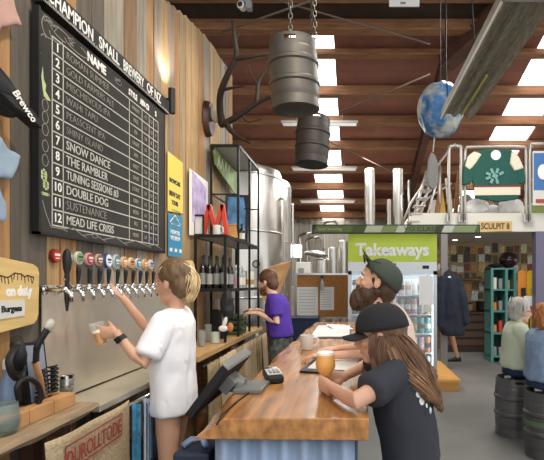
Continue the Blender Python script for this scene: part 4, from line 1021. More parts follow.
m = MB(); p = W(496,155,JY-.02); m.loft([(p, V((.09,0,0)), V((0,0,.09))), (p+V((0,.02,0)), V((.09,0,0)), V((0,0,.09)))], 20); m.build('collar_lining', 'white', t)
m = MB(); c = W(495,176,JY-.022)
for k in range(7):
    a0 = .5+k*.75; m.box(c+V((.13*math.cos(a0),0,.10*math.sin(a0))), (.09,.012,.05), Euler((0,-a0,0)))
m.box(c, (.1,.012,.08), Euler((0,.5,0))); m.build('crest', mm('crest', C('6f9a8e'), .7), t)
# bags on mezzanine
for i, (px, py, w_, h_, mt, lab) in enumerate(((477,206,.22,.18,'white','crumpled white bag under the jersey on the left'),(492,206,.2,.15,'whitecloth','small white bag between the two larger white bags'),(511,205,.24,.18,'white','crumpled white bag under the jersey on the right'),(466,200,.12,.3,'grey','grey roll standing on the mezzanine left of the white bags'))):
    yb_ = (8.62,9.05,8.62,9.1)[i]; p = W(px,213,yb_); m = MB(); m.ell((p.x,yb_,mz1+h_*.75+.03), (w_,.18,h_*.8)); m.ell((p.x+w_*.5,yb_+.02,mz1+h_*.5+.03), (w_*.6,.15,h_*.55)); m.ell((p.x-w_*.5,yb_-.02,mz1+h_*.5+.03), (w_*.6,.15,h_*.5))
    tag(m.build('storage_bag', mt, smooth=True, mods=fuse(.022,3,.10,.10)), lab, 'bag')
t = thing('mezzanine_crate', 'green topped crate at the right end of the mezzanine', 'crate', (3.6,8.9,mz1))
m = MB(); m.b2((3.4,8.7,mz1), (4.4,9.2,mz1+.2)); m.build('crate_body', mm('olivebox', C('8a9a4a'), .6), t, bevel=.01); m = MB(); m.b2((3.38,8.68,mz1+.2), (4.42,9.22,mz1+.25)); m.build('crate_lid', 'cream', t, bevel=.01)
t = thing('rail_poster', 'blue and white poster hung on the rail at the right edge', 'poster', W(540,200,8.1))
a, b = W(533,205,8.1), W(552,151,8.1); m = MB(); m.b2((a.x,8.1,a.z), (b.x,8.13,b.z)); m.build('sheet', 'lightgrey', t)
m = MB(); c0, c1_ = W(534,190,8.09), W(551,153,8.09); m.b2((c0.x,8.092,c0.z), (c1_.x,8.1,c1_.z)); m.build('blue_field', mm('posterblue', C('3f6fa5'), .6), t)
m = MB(); c0, c1_ = W(536,203,8.09), W(551,199,8.09); m.b2((c0.x,8.092,c0.z), (c1_.x,8.1,c1_.z)); m.build('red_print', mm('posterred', C('a5473a'), .6), t)
m = MB(); p = W(543,172,8.08); m.ell(p, (.1,.01,.14)); m.build('white_figure', 'white', t, smooth=True)
# stairs and clutter left of jersey
t = thing('access_stair', 'steep steel stair with pale handrails climbing to the mezzanine', 'stairs', W(418,222,8.5))
SY = 8.5
for (x0, y0, x1, y1), w_ in zip(((411,226,427,171),(417,226,433,173),(424,226,437,182)), (.028,.028,.02)):
    m = MB(); m.cyl(W(x0,y0,SY), W(x1,y1,SY-.2), w_); m.build('stringer', mm('brightrail', C('d5d2cc'), .35, .5), t, smooth=True)
m = MB(); m.tube([W(401,226,SY), W(411,203,SY), W(428,178,SY), W(449,150,SY)], .022, 8); m.build('handrail', 'railgrey', t, smooth=True)
m = MB(); m.tube([W(407,228,SY+.5), W(425,200,SY+.4), W(452,183,SY+.3)], .02, 8); m.build('handrail', 'railgrey', t, smooth=True)
for k in range(7):
    q = k/6; p = W(lerp(413,431,q), lerp(222,176,q), SY-.1); m = MB(); m.box(p, (.22,.25,.02)); m.build('tread', 'railgrey', t)
for px, y1 in ((409,180),(402,195),(440,160)):
    p = W(px,0,SY+.3); m = MB(); m.cyl((p.x,SY+.3,W(0,232,SY+.3).z),(p.x,SY+.3,W(0,y1,SY+.3).z),.02); m.build('upright', 'railgrey', t, smooth=True)
m = MB(); m.b2((.75,SY-.25,2.36), (1.04,SY+.5,2.45)); m.build('landing', 'railgrey', t)
for px in (397,407): p = W(px,0,SY+.45); m = MB(); m.b2((p.x-.03,SY+.42,0), (p.x+.03,SY+.48,2.38)); m.build('landing_leg', 'railgrey', t)
t = thing('grey_paddle', 'flat dark grey paddle blade hanging by the stair', 'paddle', W(433,190,8.0))
m = MB(); m.prism([V((p.x,8.0,p.z)) for p in jp([(431,152),(435,154),(438,162),(439,182),(434,190),(429,187),(427,178),(428,160)],8.0)], (0,1,0), .05); m.build('blade', mm('slate', C('6d6b68'), .7), t, bevel=.02)
m = MB(); m.cyl(W(433,152,8.02), W(436,120,8.02), .012); m.build('shaft', 'grey', t)
for i, (px0, py0, px1, py1, mt, lab) in enumerate(((437,222,441,184,'timber','brown timber offcut leaning on the mezzanine'),(444,222,440,188,'mustard','mustard plank leaning beside the stair'),(451,224,447,178,'cream','cream board leaning between the rails'),(455,224,459,172,'timber','dark timber board leaning between tube rails'),(431,224,434,200,'lightgrey','pale short board leaning at the stair top'))):
    mm('mustard', C('b99a3c'), .6)
    yq = 8.75+.12*i; a, b = W(px0,213,yq), W(px1,py1,yq+.08); a.z = mz1+.002
    m = MB(); d = b-a; m.prism([a+V((-.04,0,0)), a+V((.05,0,0)), b+V((.05,0,0)), b+V((-.04,0,0))], (0,1,0), .03)
    tag(m.build('leaning_board', mt), lab, 'board')
# back-room wall of posters
rr = random.Random(12); PC = ['c9a86a','8a6a48','d9cba8','6f5a3c','b9834a','e0d6c0','4f4a40','a3a070','c4b07a','7d4a3a']
t = thing('poster_wall', 'dense collage of small faded posters covering the back room wall', 'posters', (2.8,10.59,.9))
n_ = 0
for ix in range(15):
    for iz in range(7):
        x = 1.75+ix*.165+rr.uniform(-.02,.02); z = .95+iz*.215+rr.uniform(-.03,.03); w_ = rr.uniform(.10,.16); h_ = rr.uniform(.14,.23)
        if x+w_ > 4.4: continue
        c_ = rr.randrange(10); m = MB(); m.box((x+w_/2,10.592-.0008*(n_%5),z+h_/2), (w_,.004,h_), Euler((0,rr.uniform(-.12,.12),0)))
        m.build('small_poster', mat('pp%d' % c_, C(PC[c_]), .8, noise_amt=.5, nscale=14) if 'pp%d' % c_ not in M and not M.__setitem__('pp%d' % c_, None) else None, t) if False else m.build('small_poster', mm('pp%d' % c_, C(PC[c_]), .8, noise_amt=.8, nscale=35), t); n_ += 1
# low dark bar in back room
t = thing('dark_sideboard', 'dark slatted wooden sideboard along the back room wall', 'cabinet', (2.9,10.2,0))
m = MB(); m.b2((2.0,10.1,0), (3.3,10.55,.86)); m.build('sideboard_body', mm('darkbrown', C('3a2c24'), .7), t)
m = MB(); m.b2((1.96,10.05,.86), (3.34,10.56,.9)); m.build('sideboard_top', mm('midbrown', C('5d4634'), .6), t)
for k in range(4): m = MB(); m.b2((2.0,10.085,.16+k*.18), (3.3,10.1,.28+k*.18)); m.build('slat', mm('midbrown'), t)
t = thing('live_edge_shelf', 'rough timber wall shelf above the dark sideboard', 'shelf', (2.6,10.4,1.3))
m = MB(); p = W(471,280,10.35); m.tube([V((p.x-.4,10.42,1.62)),V((p.x,10.4,1.64)),V((p.x+.55,10.42,1.58))], [.05,.06,.05], 10, ry=.6); m.build('shelf_plank', 'timber', t, smooth=True)
for x in (p.x-.3,p.x+.4): m = MB(); m.b2((x-.02,10.42,1.45), (x+.02,10.6,1.6)); m.build('bracket', 'blackmetal', t)
for i, (px, w_, h_, mt, lab) in enumerate(((468,.12,.2,'sackdark','woven basket on the dark sideboard'),(483,.13,.22,'black','black round pot on the dark sideboard'),(459,.07,.16,'brownglass','small brown jar at the left of the sideboard'))):
    p = W(px,0,10.2); t = thing('storage_pot', lab, 'pot', (p.x,10.25,.9)); m = MB(); m.lathe([(w_*.7,0),(w_,.03),(w_*1.02,h_),(w_*.9,h_+.01),(w_*.9,h_-.02),(.001,h_-.03)], (p.x,10.28,.901), 18); m.build('pot_body', mt, t, smooth='auto')
    m = MB(); m.lathe([(w_*1.04,h_-.03),(w_*1.06,h_+.012)], (p.x,10.28,.901), 18); m.build('rim', 'black', t, smooth='auto')
# teal cabinet
TY = 8.75
a, b = W(491,0,TY), W(517,268,TY); zt = b.z
mm('teal', C('4f8a80'), .5)
t = thing('teal_cabinet', 'teal painted open shelving cabinet under the mezzanine', 'cabinet', ((a.x+b.x)/2,TY+.2,0))
for x in (a.x, a.x+.28, b.x-.06): m = MB(); m.b2((x,TY,0), (x+.05,TY+.45,zt)); m.build('side_panel', 'teal', t)
for z in (.1,.55,.98,1.4,zt-.03): m = MB(); m.b2((a.x,TY+.01,z), (b.x,TY+.45,z+.03)); m.build('shelf', 'teal', t)
m = MB(); m.b2((a.x,TY+.44,0), (b.x,TY+.46,zt)); m.build('back_panel', mm('tealdark', C('3d5a50'), .7, noise_amt=.4, nscale=12), t)
rr = random.Random(3)
for i, z in enumerate((.13,.58,1.01,1.43)):
    for k in range(3):
        x = a.x+.09+k*.115+(.03 if k == 2 else 0); m = MB(); h_ = rr.uniform(.14,.24); c_ = rr.choice(('kraft','cream','navy','redpaint','grey','orangelabel'))
        m.box((x+.01,TY+.14,z+h_/2+.002), (.07,.12,h_)); tag(m.build('small_box', c_, bevel=.004), '%s small box in the teal cabinet, %s shelf, %s from left' % ({'redpaint':'red','orangelabel':'orange'}.get(c_,c_), ORD[3-i], ORD[k]), 'box', 'boxes in the teal cabinet')
# helmet on cabinet
t = thing('crash_helmet', 'glossy dark crash helmet on top of the teal cabinet', 'helmet', W(512,268,TY+.15))
p = V((W(512,0,TY).x,TY+.2,zt+.17))
m = MB(); m.ell(p, (.19,.2,.165)); m.build('shell', mm('helmet', C('3a1820'), .12), t, smooth=True)
m = MB(); m.ell(p+V((-.02,-.04,-.01)), (.16,.18,.07)); m.build('visor', mm('visor', C('15171c'), .05, spec=1), t, smooth=True)
t = thing('folded_cloth', 'dark folded cloth beside the helmet on the teal cabinet', 'cloth', V((a.x+.14,TY+.2,zt)))
m = MB(); m.ell((a.x+.16,TY+.22,zt+.055), (.15,.16,.045)); m.build('folded_layer', 'blackcloth', t, smooth=True)
# two surf/skate boards
for i, (px0, px1, cc, lab) in enumerate(((519,527.5,'e08a2c','orange rounded board standing right of the teal cabinet'),(528,537,'e3b62c','yellow rounded board standing right of the orange board'))):
    a, b = W(px0,0,8.6), W(px1,0,8.6); r = (b.x-a.x)/2; x = (a.x+b.x)/2; zt2 = W(0,270,8.6).z
    t = thing('rounded_board', lab, 'board', (x,8.6,0))
    P = [V((x-r,8.6,.02)), V((x+r,8.6,.02))]+[V((x+r*math.cos(q), 8.6+.05, zt2-r+r*math.sin(q))) for q in [math.pi*k/10 for k in range(11)]]
    m = MB(); m.prism(P, (0,1,0), .03); m.build('board_face', mm('bd%d' % i, C(cc), .45), t)
    m = MB(); c_ = V((x,8.59,zt2-.42)); m.box(c_, (r*1.1,.01,.16)); m.build('printed_patch', ('black','limepatch')[i] if i == 0 else mm('limepatch', C('a8b83a'), .5), t)
t = thing('price_card', 'white card in front of the yellow board', 'card', W(529,298,8.5))
a, b = W(524,306,8.5), W(535,296,8.5); m = MB(); m.b2((a.x,8.5,a.z), (b.x,8.51,b.z)); m.build('card', 'paper', t); m = MB(); m.b2(((a.x+b.x)/2-.01,8.51,0), ((a.x+b.x)/2+.01,8.53,b.z)); m.build('card_stand', 'blackmetal', t)
# jacket and hat on post
t = thing('hanging_jacket', 'dark navy jacket hung on the grey steel post', 'jacket', (1.62,8.0,.7))
JX = W(451,0,8.0).x
def js(px, py, ux, uy): p = W(px,py,8.02); return (p, V((ux,0,0)), V((0,uy,0)))
m = MB(); m.loft([js(449,271,.05,.06),js(449,276,.1,.1),js(450,286,.17,.13),js(451,300,.2,.14),js(452,315,.21,.14),js(452,330,.22,.14),js(453,335,.19,.12)], 24)
m.tube([W(443,280,8.0),W(440,300,7.95),W(441,325,7.95)], [.08,.085,.07], 12, roundend=True); m.tube([W(457,280,8.0),W(463,300,7.95),W(466,322,7.95)], [.08,.08,.06], 12, roundend=True)
m.build('jacket_cloth', mm('navyjacket', C('1f2330'), .8), t, smooth=True, mods=fuse(.018,4,.05,.12))
m = MB(); m.box(W(449.5,277,7.88), (.05,.01,.03)); m.build('neck_tag', 'white', t)
m = MB(); m.tube([W(449,268,8.2),W(449,270,8.05),W(449,272,8.02)], .01, 6); m.build('coat_hook', 'chrome', t)
# ================================================================ KEG STOOLS
mm('stoolkeg', C('6d6967'), .42, .6, noise_amt=.2, nscale=6); mm('stoolkeg2', C('625f5c'), .42, .6, noise_amt=.2, nscale=6)
k1 = thing('keg_stool', 'dark steel keg used as a stool under the woman in pale green', 'keg', (1.64,4.65,0)); keg_parts(k1, .19, .585, 'stoolkeg')
k2 = thing('keg_stool', 'steel keg stool with green band under the auburn-haired woman at the right edge', 'keg', (1.73,4.06,0)); keg_parts(k2, .195, .585, 'stoolkeg2')
m = MB(); m.lathe([(.2035,.29),(.2035,.335)], (0,0,0), 36); m.build('painted_band', mm('bandgreen', C('55684a'), .6), k2, smooth='auto', world=False)
# ================================================================ GLOBE AND LIGHT TROUGH
g = W(440.5,110,5.0)
mm('globeplastic', C('3f6ea8'), .35)
nt = M['globeplastic'].node_tree; bs = nt.nodes['Principled BSDF']; tc = nt.nodes.new('ShaderNodeTexCoord'); no = nt.nodes.new('ShaderNodeTexNoise'); no.inputs['Scale'].default_value = 4.2; no.inputs['Detail'].default_value = 5
rp = nt.nodes.new('ShaderNodeValToRGB'); rp.color_ramp.elements[0].position = .47; rp.color_ramp.elements[0].color = (*C('3f74a8'),1); rp.color_ramp.elements[1].position = .6; rp.color_ramp.elements[1].color = (*C('b7b9ae'),1)
nt.links.new(tc.outputs['Object'], no.inputs['Vector']); nt.links.new(no.outputs['Fac'], rp.inputs[0]); nt.links.new(rp.outputs[0], bs.inputs['Base Color'])
t = thing('inflatable_globe', 'crumpled blue inflatable globe hanging under the roof', 'globe', g-V((0,0,.3)))
m = MB(); m.ell(g, (.245,.245,.295), n=32, m=18); m.build('globe_skin', 'globeplastic', t, smooth=True, mods=lambda o: fuse(.012,1,.07,.10)(o))
m = MB(); m.cyl(g+V((0,0,.28)), V((g.x,5.0,roofz(5)-.03)), .004, n=6); m.build('hanging_cord', 'black', t)
t = thing('light_trough', 'long grey metal light trough hanging diagonally at the upper right', 'light', (1.0,3.6,3.15))
zt_ = 3.19; xa, xb, ya, yb = .86, 1.17, 2.62, 4.5
m = MB(); m.prism([(xa,ya,zt_+.09),(xa,ya,zt_),(xa+.02,ya,zt_),(xa+.05,ya,zt_+.05),(xa+.10,ya,zt_+.05),(xa+.12,ya,zt_+.02),(xa+.15,ya,zt_+.02),(xa+.17,ya,zt_+.05),(xb-.06,ya,zt_+.05),(xb-.02,ya,zt_),(xb,ya,zt_),(xb,ya,zt_+.09)], (0,1,0), yb-ya); m.build('metal_trough', mm('trough', C('8d897b'), .45, .4, noise_amt=.35, nscale=12, stretch=(6,1,6)), t)
m = MB(); m.b2((xa-.006,ya,zt_-.004), (xa+.004,yb,zt_+.012)); m.build('bright_lip', mm('lip', C('e9e4d4'), .4), t)
m = MB(); m.b2((xa+.185,3.6,zt_+.012), (xa+.20,yb-.05,zt_+.03)); m.build('greenish_tube', mm('gtube', C('b9c060'), .4), t)
m = MB(); m.b2((xa-.01,ya-.16,zt_-.01), (xb+.01,ya,zt_+.10)); m.build('end_cap', 'chrome', t, bevel=.01)
m = MB(); m.b2((xa+.03,ya-.13,zt_-.014), (xb-.03,ya-.04,zt_-.008)); m.build('dark_inset', mm('slatecap', C('4a5560'), .3), t)
for y in (3.34,4.3): m = MB(); m.tube([V((.89,y,zt_+.09)),V((.87,y,zt_+.4)),V((.87,y,roofz(y)-.05))], .006, 6); m.build('suspension_cable', 'blackmetal', t)
t = thing('ceiling_speaker', 'small grey camera and box fixed under the dark roof', 'camera', W(238,6,5.3))
p = W(240,4,5.3); m = MB(); m.lathe([(.03,0),(.045,.01),(.045,.09)], p, 18, (.2,1,.1)); m.build('camera_body', 'lightgrey', t, smooth='auto'); m = MB(); m.lathe([(.001,-.003),(.03,-.002),(.03,.004)], p, 16, (.2,1,.1)); m.build('lens', 'black', t)
m = MB(); m.box(p+V((.10,.03,.0)), (.06,.08,.1)); m.box(p+V((.03,.05,.06)),(.1,.03,.03)); m.cyl(p+V((.03,.05,.06)), V((p.x+.03,5.35,roofz(5.35)-.02)), .015); m.build('mount_box', 'grey', t)
t = thing('ceiling_label', 'small white notice fixed to a roof beam at the top', 'notice', W(403,5,6.0))
m = MB(); a, b = W(389,8,6.0), W(419,-6,6.0); m.b2((a.x,5.96,a.z), (b.x,5.98,b.z)); m.build('panel', 'white', t)
m = MB(); c0 = W(403,3,5.955); m.box(c0, (.07,.004,.03)); m.build('print', 'grey', t)
# ================================================================ PEOPLE
def basis(fwd, up=(0,0,1)):
    f = V(fwd).normalized(); u = V(up); u = (u-f*u.dot(f)).normalized(); l = u.cross(f)
    return Matrix((f, l, u)).transposed()     # columns: forward, left, up
def head(m, c, R, s=1.0, neck=None, jaw=1.0, nr=.052):
    T = lambda x, y, z: V(c) + R @ (V((x,y,z))*s)
    E = lambda x, y, z, a, b_, d, rot=None: m.ell(T(x,y,z), (a*s,b_*s,d*s), R @ rot.to_matrix() if rot else R, 18, 12)
    E(-.012,0,.04,.096,.075,.085); E(.03,0,-.005,.058,.062,.075); E(.03,0,-.05,.055,.052*jaw,.06); E(.055,0,-.095,.03,.03*jaw,.024)
    E(.02,.03*jaw,-.07,.05,.022,.03); E(.02,-.03*jaw,-.07,.05,.022,.03)
    m.tube([T(.080,0,.018),T(.095,0,-.004),T(.107,0,-.024),T(.09,0,-.034)], [.009*s,.011*s,.014*s,.012*s], 10, roundend=True)
    for y in (-1,1):
        E(.076,.024*y,.03,.012,.022,.008); E(.094,.012*y,-.028,.011,.008,.008); E(.062,.036*y,-.022,.022,.02,.018)
        E(-.008,.077*y,-.005,.02,.007,.032, Euler((0,-.15,0)))
    E(.084,0,-.054,.011,.022,.006); E(.082,0,-.065,.011,.020,.007)
    if neck is not None: m.tube([T(-.015,0,-.04), T(-.018,0,-.10), V(neck)], [nr*s*.95,nr*s,nr*1.12*s], 16)
def eyes(parent, c, R, s=1.0, col='3a2a1e'):
    mm('eyewhite', C('e8e4df'), .2); mm('iris'+col, C(col), .15)
    for y in (-1,1):
        p = V(c)+R@(V((.079,.03*y,.010))*s)
        m = MB(); m.ell(p, .0115*s); e = m.build('eye', 'eyewhite', parent, smooth=True)
        m = MB(); m.ell(p+R@V((.0075*s,0,0)), (.0055*s,)*3); m.build('iris', 'iris'+col, e, smooth=True)
        m = MB(); q = V(c)+R@(V((.090,.028*y,.033))*s)
        m.tube([q+R@V((-.006,-.016*1,-.002)), q+R@V((.0,0,.003)), q+R@V((-.008,.016,-.002))], .003, 6); m.build('eyebrow', 'darkbrown', parent, smooth=True)
def hand(m, w, d, n, s=1.0, curl=(.5,.5,.5,.5), thumb=(.5,.9), side=1, spread=.06, tcurl=.3):
    """w wrist, d direction of the palm, n palm normal (where fingers curl to), side: where the thumb sits along n x d"""
    d = V(d).normalized(); n = V(n); n = (n-d*n.dot(d)).normalized(); x = n.cross(d)*side; w = V(w)
    m.loft([(w-d*.02*s, x*.026*s, n*.019*s), (w+d*.01*s, x*.028*s, n*.018*s), (w+d*.05*s, x*.038*s, n*.016*s), (w+d*.088*s, x*.040*s, n*.013*s), (w+d*.097*s, x*.034*s, n*.009*s)], 16)
    m.ell(w+d*.035*s+x*.022*s+n*.008*s, (.022*s,.018*s,.03*s), basis(x, d))
    L = [(.040,.025,.021),(.045,.029,.022),(.041,.027,.021),(.032,.021,.018)]
    for i, off in enumerate((.031,.0105,-.0105,-.030)):
        p = w + d*(.090-(.006 if i in (0,3) else 0))*s + x*off*s; a = 0; pts = [w+d*.06*s+x*off*.85*s, p]; rs = [.009*s,.0092*s]
        dd = (d + x*spread*(off/.02)).normalized()
        for j, l in enumerate(L[i]):
            a += curl[i]*(.9,1.1,.7)[j]
            dr = dd*math.cos(a)+n*math.sin(a); p = p+dr*l*s; pts.append(p); rs.append((.0085,.0078,.0068)[j]*s)
        m.tube(pts, rs, 10, roundend=True)
    b = w+d*.022*s+x*.026*s; t1 = (d*math.cos(thumb[1])+x*math.sin(thumb[1])+n*thumb[0]).normalized()
    t2 = (t1+n*tcurl+d*.3).normalized(); t3 = (t2+n*tcurl+d*.2-x*.2).normalized()
    p1 = b+t1*.036*s; p2 = p1+t2*.030*s; p3 = p2+t3*.022*s
    m.tube([w+d*.012*s+x*.014*s,b,p1,p2,p3], [v*s for v in (.013,.014,.0115,.0095,.008)], 10, roundend=True)
def arm(m, sh, el, wr, s=1.0, r=(.048,.040,.036,.033,.024)):
    sh, el, wr = V(sh), V(el), V(wr)
    m.tube([sh, sh.lerp(el,.5), el, el.lerp(wr,.3), wr], [v*s for v in r], 14, roundend=True)
def leg(m, hip, kn, an, toe, s=1.0, r=(.085,.07,.052,.052,.036), foot=True):
    hip, kn, an, toe = V(hip), V(kn), V(an), V(toe)
    m.tube([hip, hip.lerp(kn,.55), kn, kn.lerp(an,.35), an], [v*s for v in r], 16, roundend=True)
    if foot: m.tube([an+V((0,0,-.03)), an.lerp(toe,.5)+V((0,0,-.02)), toe], [.038*s,.036*s,.028*s], 12, roundend=True)
def shoe(name, an, toe, mt, parent):
    an, toe = V(an), V(toe); d = (toe-an); d.z = 0; d.normalize(); u = V((0,0,1)); l = u.cross(d); z = 0
    a = V((an.x,an.y,0)); L = (V((toe.x,toe.y,0))-a).length+.03
    m = MB(); m.loft([(a-d*.07+u*.045, l*.03, u*.040), (a-d*.04+u*.05, l*.038, u*.048), (a+d*.04+u*.05, l*.042, u*.048), (a+d*L*.6+u*.035, l*.048, u*.033), (a+d*L+u*.028, l*.04, u*.026), (a+d*(L+.03)+u*.022, l*.02, u*.018)], 16)
    return m.build(name, mt, parent, smooth=True)
def sleeve(m, sh, el, t=.55, r0=.07, r1=.07):
    sh, el = V(sh), V(el); e = sh.lerp(el, t); m.ell(sh, r0*.98); m.tube([sh, sh.lerp(e,.5), e], [r0,(r0+r1)/2,r1], 16)
def torso(m, secs, n=24):
    """secs: (centre, forward half-depth vec, side half-width vec)"""
    m.loft(secs, n)
def cap(parent, c, R, s, mt, brim_dir=0, tilt=0, brim_up=0, bl=.075):
    Rt = R @ Euler((0,tilt,0)).to_matrix()
    T = lambda x, y, z: V(c)+Rt@(V((x,y,z))*s)
    m = MB(); N = 32; secs = []
    for k in range(9):
        a = k/8*math.pi/2; rr_ = math.cos(a); z = .028+.105*math.sin(a)
        secs.append((T(-.012,0,z), Rt@V((.110*s*max(rr_,.02)**.8,0,0)), Rt@V((0,.088*s*max(rr_,.02)**.8,0))))
    m.loft(secs, N); m.build('crown', mt, parent, smooth=True, bevel=0)
    m = MB(); P = []
    n = 14
    outer = [(.085+bl*math.cos(a)*1.0 , .078*math.sin(a)) for a in [math.pi/2-math.pi*k/n for k in range(n+1)]]
    grid = []
    for (x, y) in outer:
        bend = -.9*(y/.078)**2*.018
        row = []
        for q in range(5):
            xx = lerp(.070*math.sqrt(max(0,1-(y/.095)**2)), x, q/4) ; row.append(T(xx, y, .030+bend+brim_up*(q/4)*bl*1.4))
        grid.append(row)
    vs = [[m._new(p) for p in r_] for r_ in grid]
    for i in range(n):
        for j in range(4): m.face([vs[i][j], vs[i+1][j], vs[i+1][j+1], vs[i][j+1]])
    m.build('brim', mt, parent, smooth=True, mods=lambda o: setattr(o.modifiers.new('s','SOLIDIFY'),'thickness',.005))
    m = MB(); m.ell(T(-.012,0,.134), (.008*s,.008*s,.005*s)); m.build('cap_button', mt, parent, smooth=True)
def strands(m, guide, n, spread, r, rr, tip=.25):
    """guide: list of (point, radius-of-bundle)"""
    for i in range(n):
        a = rr.uniform(0,2*math.pi); q = rr.random()**.5; ph = rr.uniform(0,6)
        pts = []
        for k, (p, R_) in enumerate(guide):
            d = (guide[min(k+1,len(guide)-1)][0]-guide[max(k-1,0)][0]).normalized(); u, v = frame_for(d)
            w = R_*q; pts.append(p+u*w*math.cos(a+.25*k)+v*w*math.sin(a+.25*k)+V((math.sin(ph+k*1.7),math.cos(ph+k*1.3),0))*spread)
        Q = curve(pts, 3); K = len(Q); m.tube(Q, [r*lerp(1,tip,(j/(K-1))**2) for j in range(K)], 5)
def hairmat(name, c, dk=.35):
    return mm(name, C(c), .55, noise_amt=dk, nscale=18, stretch=(3,3,.6), bump=.3)
def scalp(parent, name, c, R, s, mt, front=.035, low=-.06, puff=1.06, disp=.012, ear=True):
    """hair cap over the skull leaving the face free"""
    m = MB(); T = lambda x, y, z: V(c)+R@(V((x,y,z))*s)
    m.ell(T(-.022,0,.048), (.097*puff*s,.080*puff*s,.087*puff*s), R, 24, 16)
    m.ell(T(-.055,0,low*.3), (.062*puff*s,.070*puff*s,.085*s), R, 20, 12)
    return m.build(name, mt, parent, smooth=True, mods=fuse(.007,3,disp,.03))

# ---- bartender in white tee -------------------------------------------------
t = thing('person', 'person in long white t-shirt with blonde ponytail pouring beer at the taps', 'person', (-1.1,2.8,0))
hc = V((-1.125,2.77,1.545)); HR = basis((-1,.18,-.12))
shL, elL, wrL = V((-1.12,2.61,1.315)), V((-1.19,2.52,1.09)), V((-1.325,2.50,1.27))
shR, elR, wrR = V((-1.13,2.93,1.33)), V((-1.30,2.84,1.245)), V((-1.405,2.725,1.46))
m = MB(); head(m, hc, HR, 1.03, V((-1.11,2.78,1.34)), .92, .046)
m.loft([(V((-1.105,2.78,1.37)), V((.04,0,0)), V((0,.05,0))), (V((-1.11,2.78,1.32)), V((.06,0,0)), V((0,.12,0))), (V((-1.115,2.78,1.26)), V((.075,0,0)), V((0,.155,0))), (V((-1.12,2.78,1.12)), V((.085,0,0)), V((0,.14,0))), (V((-1.12,2.78,1.0)), V((.08,0,0)), V((0,.13,0))), (V((-1.115,2.78,.87)), V((.085,0,0)), V((0,.15,0)))], 24)
arm(m, shL, elL, wrL, .9); arm(m, shR, elR, wrR, .9)
hand(m, wrL, (-.42,.0,.03), (-.2,1,0), .92, (.45,.5,.55,.6), (.6,.7), 1, .03)
hand(m, wrR, (-.35,-.25,.5), (-1,.1,-.3), .92, (.55,.6,.6,.65), (.5,.7), 1, .03)
for y, dx in ((2.69,0),(2.87,-.04)):
    leg(m, (-1.115,y,.86), (-1.12+dx,y,.48), (-1.04+dx,y,.09), (-1.16+dx,y,.04), .95, foot=False)
m.build('body', 'skin', t, smooth=True, mods=fuse(.0045, 5))
eyes(t, hc, HR, .98)
m = MB()
def TS(x, y, z, a, b_): return (V((x,y,z)), V((a,0,0)), V((0,b_,0)))
m.loft([TS(-1.105,2.78,1.39,.055,.075), TS(-1.11,2.78,1.36,.085,.15), TS(-1.115,2.78,1.30,.105,.19), TS(-1.125,2.78,1.18,.115,.185), TS(-1.125,2.78,1.02,.115,.18), TS(-1.115,2.78,.88,.12,.18), TS(-1.115,2.78,.79,.122,.185), TS(-1.115,2.78,.765,.118,.182)], 30)
sleeve(m, shL+V((0,.03,0)), elL, .80, .072, .072); sleeve(m, shR+V((0,-.03,0)), elR, .62, .075, .07)
m.build('white_t_shirt', 'whitecloth', t, smooth=True, mods=fuse(.008, 4, .028, .10))
hb = hairmat('blondehair', 'd2b78a'); hd = hairmat('blonderoots', '6b543a')
scalp(t, 'hair', hc+HR@V((-.014,0,.008)), HR, 1.07, 'blonderoots', disp=.016)
m = MB(); rr = random.Random(21)
pb = hc+HR@V((-.075,0,.085))
tail = [(pb,.025),(pb+V((.035,-.01,.015)),.042),(pb+V((.058,-.01,-.05)),.05),(pb+V((.055,-.01,-.13)),.048),(pb+V((.04,-.01,-.20)),.03)]
m.tube(curve([p for p, _ in tail],4), [.022]*4+[.032]*4+[.038]*4+[.03]*4+[.01], 12, roundend=True); strands(m, tail, 110, .005, .004, rr)
m.build('ponytail', 'blondehair', t, smooth=True)
m = MB(); m.tube([pb+V((.012,0,-.02)),pb+V((.006,0,.02))], [.024,.024], 12); m.build('hair_tie', 'black', t, smooth=True)
m = MB()
for k in range(14):
    a = rr.uniform(-1.3,1.3); p0 = hc+HR@V((.085*math.cos(a)*.9,.085*math.sin(a),.07+.03*rr.random())); p2 = pb; p1 = (p0+p2)/2+HR@V((0,.02*math.sin(a),.035))
    m.tube(curve([p0,p1,p2],4), .004, 5)
m.build('hair_strands', 'blondehair', t, smooth=True)
m = MB(); a = wrL.lerp(elL,.10); b_ = wrL.lerp(elL,.22); m.tube([a,b_], [.030,.031], 18); wt = m.build('wristwatch', 'black', t, smooth='auto'); m = MB(); q = (a+b_)/2; m.box(q+V((.0,-.031,-.005)), (.034,.008,.034), Euler((0,.9,0))); m.build('watch_face', 'blackmetal', wt, bevel=.003)
shoe('shoe', (-1.04,2.69,.06), (-1.16,2.69,.04), 'black', t); shoe('shoe', (-1.08,2.87,.06), (-1.20,2.87,.04), 'black', t)
